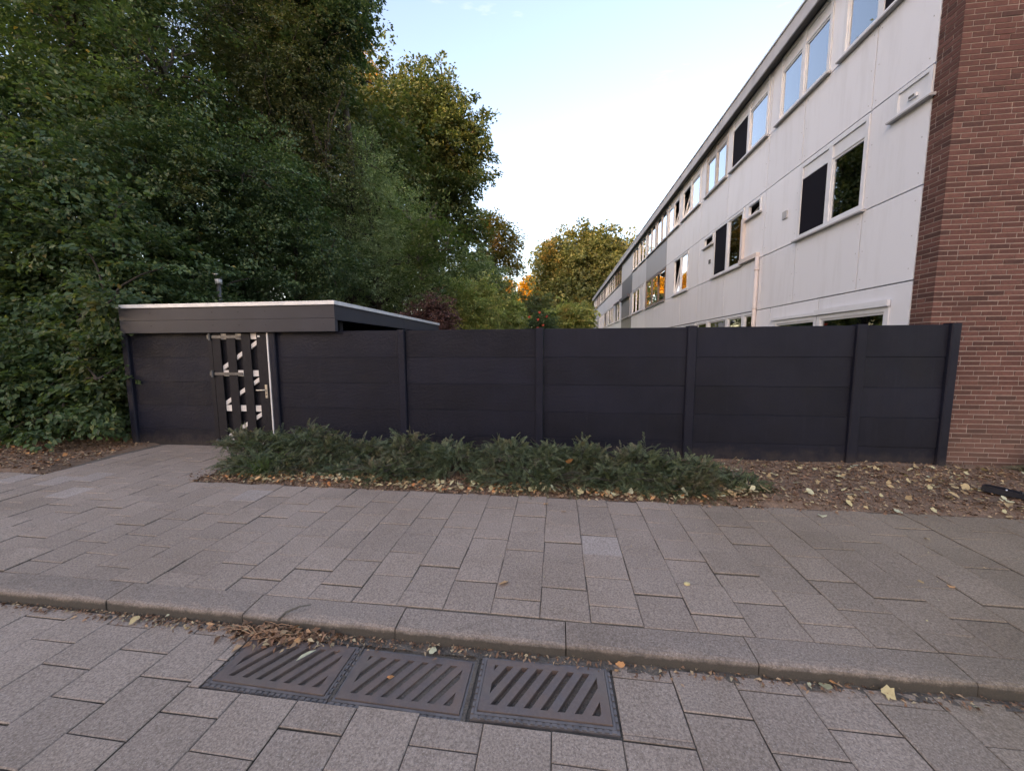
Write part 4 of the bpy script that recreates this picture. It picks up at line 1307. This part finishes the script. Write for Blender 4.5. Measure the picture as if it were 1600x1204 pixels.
# deeper wood behind, which closes the view to the west
for k, (bx_, by_, lob, mt, lab) in enumerate((
        ((-13.2), 15.2, [(-12.6, 14.6, 5, 3, 2.4, 3), (-13.2, 14.8, 10, 3, 2.4, 3.5), (-11.4, 14.4, 8, 2.4, 2, 3.4), (-12.5, 14.8, 14, 2.8, 2.4, 3)], 'leaf_near', 'shaded tree deep in the wood behind the olive leaved tree'),
        ((-9.6), 18.0, [(-9.4, 17.5, 5, 3, 2.2, 3.2), (-9.0, 17.5, 10, 2.8, 2.2, 3.2), (-10.5, 17.8, 13.5, 2.8, 2.2, 3)], 'leaf_oak', 'shaded tree deep in the wood behind the grey green tree'),
        ((-17.5), 11.5, [(-16.5, 11, 4, 3, 2.4, 3.4), (-17.5, 11.2, 9, 3.4, 2.6, 3.6), (-15.6, 11.3, 12.5, 3, 2.4, 3)], 'leaf_near', 'shaded tree deep in the wood behind the corner hedge'),
        ((-17.0), 6.4, [(-15.5, 6.4, 3, 3, 2.0, 3), (-16.5, 6.4, 7, 3.4, 2.2, 3.4), (-14.4, 6.6, 6.2, 2.4, 1.8, 3)], 'leaf_near', 'shaded tree at the far edge of the hedge along the pavement'),
        ((-20.0), 18.0, [(-19, 17, 5, 3.6, 3, 4), (-20, 17, 10.5, 3.8, 3, 4)], 'leaf_near', 'shaded tree farthest back in the wood'),
        ((-14.5), 24.0, [(-14, 23, 5, 3.6, 3, 4), (-14.5, 23, 10.5, 3.6, 3, 4)], 'leaf_oak', 'shaded tree in the wood behind the oak'),
        ((-16.0), 33.0, [(-15, 32, 5, 4.2, 3, 4.5), (-16, 32, 11, 4.0, 3, 4)], 'leaf_oak', 'shaded tree far back in the wood beyond the oak'),
        ((-15.0), 42.0, [(-14.5, 41, 5, 4.4, 3.4, 5), (-15, 41, 10.5, 4.0, 3, 4)], 'leaf_mid', 'shaded tree in the wood behind the slender orange tinged tree'),
        ((-16.0), 52.0, [(-15.5, 51, 5, 5, 3.4, 5), (-16, 51, 10.5, 4.4, 3, 4)], 'leaf_mid', 'farthest shaded tree in the wood along the gardens'))):
    tree('woodland_tree', lab, (bx_, by_, 0), lob, 620, 40, (.20, .13), mt, 200 + k, size=.85, flat=.14, trunk_r=.24, zmin=.5, twigs=50, tilt=.7, shell=.5)

# small pale house far behind the shrubs
hs = thing('garden_house', (-3.0, 33, 0), 'small pale house with grey pitched roof half hidden behind the shrubs', 'house')
c0, c1 = at_y(806, 500, 32), at_y(826, 500, 32)
xa, xb = -4.6, float(c1[0]) - .25
zr = float(at_y(812, 489, 32)[2]); ze = float(at_y(829, 505, 32)[2])
mb = MB(); mb.box(xa + .1, xb - .15, 32.2, 36.8, -.05, ze); mb.build('wall', M['house_wall'], hs)
xm = float(at_y(810, 490, 32)[0])
mb = MB(); mb.prism([(xa + .1, 32.2, ze), (xb - .15, 32.2, ze), (xm, 32.2, zr - .08)], (0, 4.6, 0)); mb.build('gable', M['house_wall'], hs)
mb = MB(); mb.prism([(xm, 31.9, zr), (xb + .15, 31.9, ze - .08), (xb + .15, 31.9, ze - .20), (xm, 31.9, zr - .12)], (0, 5.2, 0)); mb.build('roof', M['sill'], hs)
mb = MB(); mb.prism([(xm - .004, 31.9, zr), (xm - .004, 31.9, zr - .12), (xa - .2, 31.9, ze - .20), (xa - .2, 31.9, ze - .08)], (0, 5.2, 0)); mb.build('roof', M['sill'], hs)


# ------------------------------------------------------------------ low yew shrubs in front of the fence
def yew(label, base, mounds, nspray, seed, group='low yew shrubs in front of the fence'):
    g = np.random.default_rng(seed)
    root = thing('yew_shrub', base, label, 'shrub', group)
    o = np.array(base)
    L = np.array(mounds, float)
    w = L[:, 3] * L[:, 4]
    idx = g.choice(len(L), nspray, p=w / w.sum()); Q = L[idx]
    d = unit(g.normal(size=(nspray, 3))); d[:, 2] = np.abs(d[:, 2])
    r = g.random(nspray) ** .35
    B = Q[:, :3] + d * Q[:, 3:6] * r[:, None]
    B[:, 2] = np.maximum(B[:, 2], .03)
    out = unit(d * np.array([1, 1, .45]) + g.normal(0, .55, (nspray, 3)) + np.array([0, -.05, .05]))
    n = 30
    Lg = (g.uniform(.08, .20, nspray) * (1 + 1.0 * (g.random(nspray) > .95)))[:, None]
    tt = np.linspace(0, 1, n)[None, :]
    side = unit(np.cross(out, g.normal(0, .45, (nspray, 3)) + np.array([0, 0, 1.0])))
    nor = np.cross(side, out)
    P = B[:, None, :] + (Lg * tt)[..., None] * out[:, None, :] - (.30 * Lg * tt ** 2)[..., None] * np.array([0, 0, 1.0])
    sg = np.where(np.arange(n) % 2 == 0, 1.0, -1.0)[None, :, None]
    D = side[:, None, :] * sg * (1.15 - .7 * tt[..., None]) + out[:, None, :] * .55 + g.normal(0, .15, (nspray, n, 3))
    N = nor[:, None, :] + g.normal(0, .25, (nspray, n, 3))
    ln = (.030 * (1.1 - .55 * tt) * g.uniform(.8, 1.2, (nspray, n))).reshape(-1)
    V, F, k = leaves(P.reshape(-1, 3), D.reshape(-1, 3), N.reshape(-1, 3), ln, .0085)
    rnd = np.repeat(np.clip(g.random(nspray * n) * .6 + np.repeat(g.random(nspray), n) * .4, 0, 1), 4)
    cl = np.repeat(np.clip(.5 + g.normal(0, .25, nspray), 0, 1), n * 4)
    link('needles', np_mesh('needles', V - o, F, M['needle'], {'rnd': rnd, 'clump': cl}), root)
    st = MB()
    for i in g.choice(nspray, min(170, nspray), replace=False):
        q = Q[i]; a = (q[0] + g.normal(0, .12), q[1] + g.normal(0, .08), 0.0)
        e = B[i] + out[i] * Lg[i] * .9
        limb(st, a, e, .007, .002, g, 3, .08, 4)
    st.build('stems', M['bark'], root)
    return root


yew('low yew shrub spreading in front of the garden gate', (-3.75, 4.45, 0), [(-3.95, 4.45, 0.119, 0.42, 0.38, 0.289), (-3.35, 4.5, 0.17, 0.4, 0.34, 0.357), (-4.35, 4.5, 0.221, 0.34, 0.2, 0.187), (-3.6, 4.12, 0.043, 0.75, 0.28, 0.153), (-2.95, 4.4, 0.128, 0.34, 0.34, 0.255)], 1900, 61)
yew('low yew shrub before the second fence bay, next to the gate side shrub', (-2.0, 4.4, 0), [(-2.5, 4.45, 0.102, 0.36, 0.36, 0.221), (-1.95, 4.5, 0.136, 0.36, 0.36, 0.289), (-2.1, 4.08, 0.034, 0.8, 0.26, 0.136), (-1.3, 4.35, 0.102, 0.34, 0.34, 0.255), (-1.6, 4.55, 0.085, 0.3, 0.3, 0.187)], 1900, 62)
yew('low yew shrub with a dry leaf caught in it, middle fence bay', (-.1, 4.3, 0), [(-0.62, 4.35, 0.136, 0.4, 0.36, 0.289), (-0.1, 4.42, 0.102, 0.32, 0.36, 0.238), (0.32, 4.4, 0.119, 0.34, 0.36, 0.281), (-0.2, 4.03, 0.034, 0.85, 0.26, 0.136), (0.65, 4.15, 0.085, 0.3, 0.3, 0.17)], 1900, 63)
yew('low yew shrub at the open soil end of the row', (1.4, 4.25, 0), [(0.98, 4.3, 0.119, 0.36, 0.34, 0.272), (1.5, 4.25, 0.085, 0.36, 0.34, 0.204), (1.3, 4, 0.034, 0.65, 0.24, 0.119), (1.95, 4.12, 0.034, 0.34, 0.26, 0.102)], 1700, 64)
yew('small dark yew at the foot of the brick gable', (6.35, 5.02, 0), [(6.35, 5.05, 0.085, 0.4, 0.18, 0.187), (6, 5.1, 0.025, 0.3, 0.12, 0.076), (6.8, 5, 0.085, 0.4, 0.2, 0.17)], 700, 65, group=None)

# grass tuft
g = np.random.default_rng(70)
tuft = thing('grass_tuft', (-3.62, 3.93, 0), 'bright green tuft of grass at the front of the gate side shrub', 'plant')
n = 90
P = np.stack([g.normal(-3.62, .05, n), g.normal(3.93, .03, n), np.zeros(n)], 1)
D = np.stack([g.normal(0, .45, n), g.normal(-.1, .3, n), np.ones(n)], 1)
V, F, k = leaves(P, D, g.normal(size=(n, 3)), g.uniform(.14, .30, n), .010, False, .1, .2)
link('blades', np_mesh('blades', V - np.array([-3.62, 3.93, 0]), F, M['leaf_sumac'], {'rnd': np.repeat(g.random(n), 4), 'clump': np.full(n * 4, .4)}), tuft)
# ------------------------------------------------------------------ leaf litter
def stars(P, size, yaw, tilt, g, curl=.25, pal=None):
    """lobed leaves lying on the ground: centre fan of 13 points"""
    n = len(P); m = 13
    rad = np.array([1.0, .78, .82, .70, .80, .68, .50, .66, .78, .70, .86, .76, .84])
    ang = np.linspace(0, 2 * np.pi, m, endpoint=False)
    rr = rad[None, :] * g.uniform(.75, 1.2, (n, m)) * size[:, None]
    asp = g.uniform(.45, .9, n)[:, None]
    x = rr * np.cos(ang)[None, :]; y = rr * np.sin(ang)[None, :] * asp
    z = curl * (g.uniform(-.3, 1, n)[:, None] * (y ** 2) / size[:, None] + g.uniform(-.5, 1, n)[:, None] * (x * x) / size[:, None]) + g.normal(0, .05, (n, m)) * size[:, None]
    tx, ty = g.normal(0, tilt, n)[:, None], g.normal(0, tilt, n)[:, None]
    z = z + x * tx + y * ty
    z = z - z.min(1, keepdims=True) * .8
    c, s = np.cos(yaw)[:, None], np.sin(yaw)[:, None]
    O = np.stack([P[:, 0:1] + c * x - s * y, P[:, 1:2] + s * x + c * y, P[:, 2:3] + z], -1)
    C = np.stack([P[:, 0], P[:, 1], P[:, 2] + z.mean(1) * .6 + .002], -1)[:, None, :]
    V = np.concatenate([C, O], 1)
    b = np.arange(n)[:, None, None] * (m + 1)
    i = np.arange(m)
    T = np.stack([np.zeros(m, int), 1 + i, 1 + (i + 1) % m], -1)[None]
    F = (b + T).reshape(-1, 3)
    rn = g.random(n) if pal is None else pal
    return V.reshape(-1, 3), F, np.repeat(rn, m + 1)


def bits(P, g, l0, l1, tilt=.35):
    n = len(P)
    D = np.stack([g.normal(size=n), g.normal(size=n), g.normal(0, .15, n)], 1)
    N = np.stack([g.normal(0, tilt, n), g.normal(0, tilt, n), np.ones(n)], 1)
    L = g.uniform(l0, l1, n)
    V, F, k = leaves(P, D, N, L, L * g.uniform(.25, .6, n), False, .25, .2)
    return V, F, np.repeat(g.random(n), 4)


def bz(P): return np.array([bed_z(x, y) for x, y in P])


g = np.random.default_rng(90)
def litter(name, label, xs, ys, n, l0, l1, mat, up=.006, ncap=None, prob=None):
    P = np.stack([g.uniform(*xs, n), g.uniform(*ys, n)], 1)
    if prob is not None: P = P[g.random(n) < prob(P[:, 0], P[:, 1])]
    Z = bz(P) + g.uniform(0, up, len(P))
    V, F, r = bits(np.column_stack([P, Z]), g, l0, l1)
    o = link(name, np_mesh(name, V, F, M[mat], {'rnd': r}))
    return props(o, label, 'leaf litter', None, 'stuff')


litter('leaf_litter', 'brown crumbled leaf litter on the bare soil by the gable', (1.4, 9.5), (3.64, 5.3), 19000, .012, .05, 'litter', .02, prob=lambda x, y: np.where(y < 3.70 + .035 * np.sin(x * 5) + .03 * np.sin(x * 13), .3, 1.0) * np.where(y > 5.05, .4, 1))
litter('leaf_litter', 'brown leaf litter along the front of the yew shrubs', (-4.6, 2.0), (3.68, 4.15), 8000, .015, .055, 'litter', .03)
litter('leaf_litter', 'reddish leaf litter under the corner hedge', (-12.5, -6.3), (3.70, 5.4), 9000, .02, .06, 'litter', .03, prob=lambda x, y: np.clip((3.6 + (-6.2 - x) * .0 + .9 - np.clip((y - 4.5), 0, 1)) / 4.5, 0, 1) * np.where(x > -6.45 - (y - 3.7) * .2, .15, 1))
for (nm, lab, xs, ys, n, s0, s1, mat) in (
        ('leaf_scatter', 'pale lobed leaves strewn over the bare soil by the gable', (1.9, 6.2), (3.70, 5.0), 300, .016, .052, 'litter_pale'),
        ('leaf_scatter', 'yellow and orange leaves banked against the front of the yew shrubs', (-3.6, 2.0), (3.73, 3.96), 420, .020, .048, 'litter_pale'),
        ('leaf_scatter', 'orange leaves among the litter in front of the yew shrubs', (-4.2, 1.6), (3.72, 3.98), 260, .015, .038, 'litter_orange'),
        ('leaf_scatter', 'orange leaves under the corner hedge', (-10.5, -6.6), (3.72, 4.7), 140, .015, .036, 'litter_orange')):
    P = np.stack([g.uniform(*xs, n), g.uniform(*ys, n)], 1)
    Z = bz(P) + .012 + g.uniform(0, .03, n)
    V, F, r = stars(np.column_stack([P, Z]), g.uniform(s0, s1, n), g.uniform(0, 6.3, n), .35, g, .5)
    props(link(nm, np_mesh(nm, V, F, M[mat], {'rnd': r})), lab, 'leaves', None, 'stuff')

# dirt and crumbs in the gutter
def dirt_z(x, y): return -.1325 + .006 * math.sin(x * 9 + y * 31) * math.sin(x * 23) + .004 * math.sin(x * 51 + y * 17) - (.02 if abs(x) > 2.9 else 0)
for (lab, x0, x1, y0, y1) in (('strip of dirt in the gutter below the kerb', -3.4, 2.6, 1.792, 1.856),
                              ('dirt between the two grates nearest the twigs', -1.082, -1.068, 1.47, 1.79), ('dirt in the gap before the clean rimmed grate', -.422, -.402, 1.45, 1.79)):
    props(sheet('gutter_dirt', x0, x1, y0, y1, dirt_z, M['joint'], max(3, int((x1 - x0) * 40)), 8), lab, 'dirt', None, 'stuff')
n = 1700
X = np.concatenate([g.normal(-1.9, .9, n // 2), g.uniform(-4.2, 2.6, n - n // 2)])
Y = 1.845 - np.abs(g.normal(0, .035, n))
V, F, r = bits(np.column_stack([X, Y, np.full(n, -.127) + g.uniform(0, .012, n)]), g, .008, .032)
props(link('gutter_litter', np_mesh('gutter_litter', V, F, M['litter'], {'rnd': r})), 'crumbs of dry leaf along the foot of the kerb', 'leaf litter', None, 'stuff')
n = 420
V, F, r = bits(np.column_stack([g.normal(-1.62, .16, n), g.normal(1.80, .035, n).clip(1.7, 1.85), -.125 + np.abs(g.normal(0, .016, n))]), g, .02, .06, .8)
props(link('gutter_litter', np_mesh('gutter_litter', V, F, M['litter'], {'rnd': r})), 'heap of dry leaves and stalks on the corner of the twig side grate', 'leaf litter', None, 'stuff')
n = 500
V, F, r = bits(np.column_stack([g.uniform(-7, 5, n), g.uniform(2.1, 3.75, n), np.zeros(n)]), g, .006, .016)
V = V.reshape(-1, 3); V[:, 2] += np.array([pav_z(y) for y in V[:, 1]]) + .003
props(link('pavement_crumbs', np_mesh('pavement_crumbs', V, F, M['litter_pale'], {'rnd': r})), 'tiny leaf crumbs scattered over the pavement', 'leaf litter', None, 'stuff')

tw = MB()
gt = np.random.default_rng(14)
for k in range(26):
    x, y = gt.normal(-1.66, .10), gt.normal(1.795, .03)
    a = gt.uniform(0, 6.3); L = gt.uniform(.08, .20)
    limb(tw, (x, min(y, 1.84), -.12 + gt.uniform(0, .02)), (x + L * math.cos(a), min(y + .5 * L * math.sin(a), 1.84), -.115 + gt.uniform(0, .05)), .003, .0015, gt, 3, .1, 4)
tg = thing('dry_twigs', (-1.66, 1.79, -.13), 'little heap of dry stalks and twigs against the kerb', 'twigs')
tw.build('stalks', M['litter'], tg, rnd=.62)
b = MB(); limb(b, (-1.66, 1.85, -.075), (-1.50, 1.93, -.02), .008, .004, gt, 3, .15, 5)
props(b.build('twig', M['bark_pale']), 'bent dry twig leaning on the kerb edge', 'twig')

# single leaves one can point at
def leaf_on(u, v, z, size, mat, rn, label, curl=.7, tilt=.25, seed=0):
    gg = np.random.default_rng(300 + seed)
    c = ground(u, v, z)
    if z > -.1: c[2] = pav_z(c[1]) + .004
    V, F, r = stars(np.array([[0, 0, 0.0]]), np.array([size * .8]), np.array([gg.uniform(0, 6.3)]), tilt, gg, curl, np.array([rn]))
    o = link('fallen_leaf', np_mesh('fallen_leaf', V, F, M[mat], {'rnd': r}), None, c)
    props(o, label, 'leaf', 'single fallen leaves')


for k, a in enumerate((
        (788, 909, -.03, .060, 'litter_orange', .95, 'large curled tan leaf alone in the middle of the pavement'),
        (1488, 915, -.02, .035, 'litter_orange', .8, 'small orange leaf on the grimy pavement towards the gable'),
        (1438, 906, -.02, .028, 'litter_pale', .2, 'small brown leaf just beyond the orange one towards the gable'),
        (1290, 1076, -.125, .055, 'litter_pale', .75, 'pale leaf at the kerb foot next to a reddish one'),
        (1302, 1066, -.12, .035, 'litter_orange', .5, 'reddish leaf touching the pale leaf at the kerb foot'),
        (1265, 1070, -.12, .026, 'litter_pale', .95, 'small whitish leaf beside the pale leaf at the kerb foot'),
        (1388, 1086, -.122, .050, 'litter_pale', .6, 'yellow stalked leaf lying by itself on the road near the kerb'),
        (1528, 1107, -.125, .030, 'litter_pale', .9, 'thin pale leaf on the road, nearest the frame edge below the kerb'),
        (212, 970, -.12, .042, 'litter_pale', .5, 'yellow leaf on the road beside the gutter crumbs'),
        (266, 958, -.11, .045, 'litter_pale', 1.0, 'upright whitish leaf leaning on the kerb foot'),
        (294, 981, -.125, .030, 'litter_pale', .35, 'tan leaf on the road between the gutter and the twig heap'),
        (610, 1060, -.118, .030, 'litter_orange', .35, 'orange leaf lying on the middle drain grate'),
        (467, 1000, -.118, .036, 'litter_orange', .7, 'orange leaf on the rear edge of the twig side grate'),
        (678, 1016, -.12, .036, 'litter_pale', .95, 'pale green leaf between the kerb and the middle grate'),
        (968, 1038, -.122, .036, 'litter_orange', .6, 'orange leaf in the gutter past the clean rimmed grate'),
        (963, 1047, -.122, .020, 'litter_orange', .75, 'tiny peach leaf under the orange one past the clean rimmed grate'),
        (852, 787, -.0, .040, 'litter_orange', .9, 'tan leaf at the shrub edge of the pavement'),
        (880, 798, -.0, .038, 'litter_orange', .7, 'reddish tan leaf one paver from the shrub edge'),
        (1283, 806, -.0, .050, 'litter_pale', .98, 'greyish leaf crumpled at the soil edge of the pavement'),
        (410, 758, -.0, .032, 'litter_pale', .6, 'pale leaf on the pavement in front of the gate side shrub'),
        (1448, 840, -.0, .030, 'litter_pale', .4, 'straw coloured leaf on the grimy pavement near the soil'))):
    leaf_on(*a, seed=k)
# long willow-like leaf on the first grate
c = ground(478, 1025, -.12)
V, F, k_ = leaves(np.array([[0, 0, 0.006]]), np.array([[.6, .8, .08]]), np.array([[0.1, 0, 1.0]]), .105, .024, True, .2, .1)
o = link('fallen_leaf', np_mesh('fallen_leaf', V - np.array([.03, .04, 0]), F, M['litter_pale'], {'rnd': np.full(len(V), .97)}), None, c)
props(o, 'long pale green leaf across the slots of the twig side grate', 'leaf', 'single fallen leaves')
# dry leaf hanging in the yew
c = at_y(888, 722, 4.02)
V, F, r = stars(np.array([[0, 0, 0.0]]), np.array([.055]), np.array([.4]), .9, np.random.default_rng(5), .9, np.array([.55]))
V = V[:, [0, 2, 1]]
o = link('fallen_leaf', np_mesh('fallen_leaf', V, F, M['litter_orange'], {'rnd': r}), None, c)
props(o, 'dry tan leaf caught in the yew shrub', 'leaf', 'single fallen leaves')
c = ground(1073, 910, -.02); b = MB()
for i in range(5):
    pass
me = bpy.data.meshes.new('fallen_acorn')
import bmesh
bm = bmesh.new(); bmesh.ops.create_icosphere(bm, subdivisions=2, radius=.014)
for v_ in bm.verts: v_.co.x *= 1.35; v_.co.z *= .9; v_.co.x += .004 if v_.co.x > .012 else 0
bm.to_mesh(me); bm.free(); me.materials.append(M['litter_pale'])
at = me.attributes.new('rnd', 'FLOAT', 'POINT'); at.data.foreach_set('value', [.72] * len(me.vertices))
o = link('acorn', me, None, (c[0], c[1], pav_z(c[1]) + .012)); props(o, 'yellow green acorn alone on the pavement', 'acorn')

# black plastic edging piece with a bright rod, at the frame edge on the soil
a = ground(1537, 768, .02); b_ = ground(1640, 790, .02)
root = thing('plastic_holder', (a[0], a[1], 0.03), 'black plastic trough shaped piece with a shiny rod lying on the leaf covered soil', 'plastic part')
d = (b_ - a); d[2] = 0; Ln = np.linalg.norm(d); d /= Ln; s = np.array([-d[1], d[0], 0])
def PP(t_, w_, z_): return tuple(np.array([a[0], a[1], .04]) + d * t_ + s * w_ + np.array([0, 0, z_]))
mb = MB()
segs = [(0, .055, .06), (.10, .062, .058), (.22, .055, .050), (.30, .040, .045), (.62, .036, .045)]
for (t0, w0, h0), (t1, w1, h1) in zip(segs[:-1], segs[1:]):
    for sg in (-1, 1):
        o1 = .010
        q = [PP(t0, sg * w0, 0), PP(t1, sg * w1, 0), PP(t1, sg * w1, h1), PP(t0, sg * w0, h0)]
        e = np.array(s) * (-sg * o1)
        mb.prism(q, tuple(e))
    mb.prism([PP(t0, -w0 + .002, 0.001), PP(t1, -w1 + .002, 0.001), PP(t1, w1 - .002, 0.001), PP(t0, w0 - .002, 0.001)], (0, 0, .010 if t0 < .2 else h1 * .75))
mb.prism([PP(-.010, -.055, 0), PP(-.010, .055, 0), PP(-.010, .055, .06), PP(-.010, -.055, .06)], tuple(d * .0098))
mb.build('trough', M['black_plastic'], root)
mb = MB(); mb.tube([PP(.14, 0, .012), PP(.14, 0, .055)], .007, 8); mb.build('peg', M['steel'], root, True)
mb = MB(); mb.tube([PP(.24, -.03, .058), PP(.62, -.035, .062)], .010, 10); mb.build('rod', M['steel'], root, True)
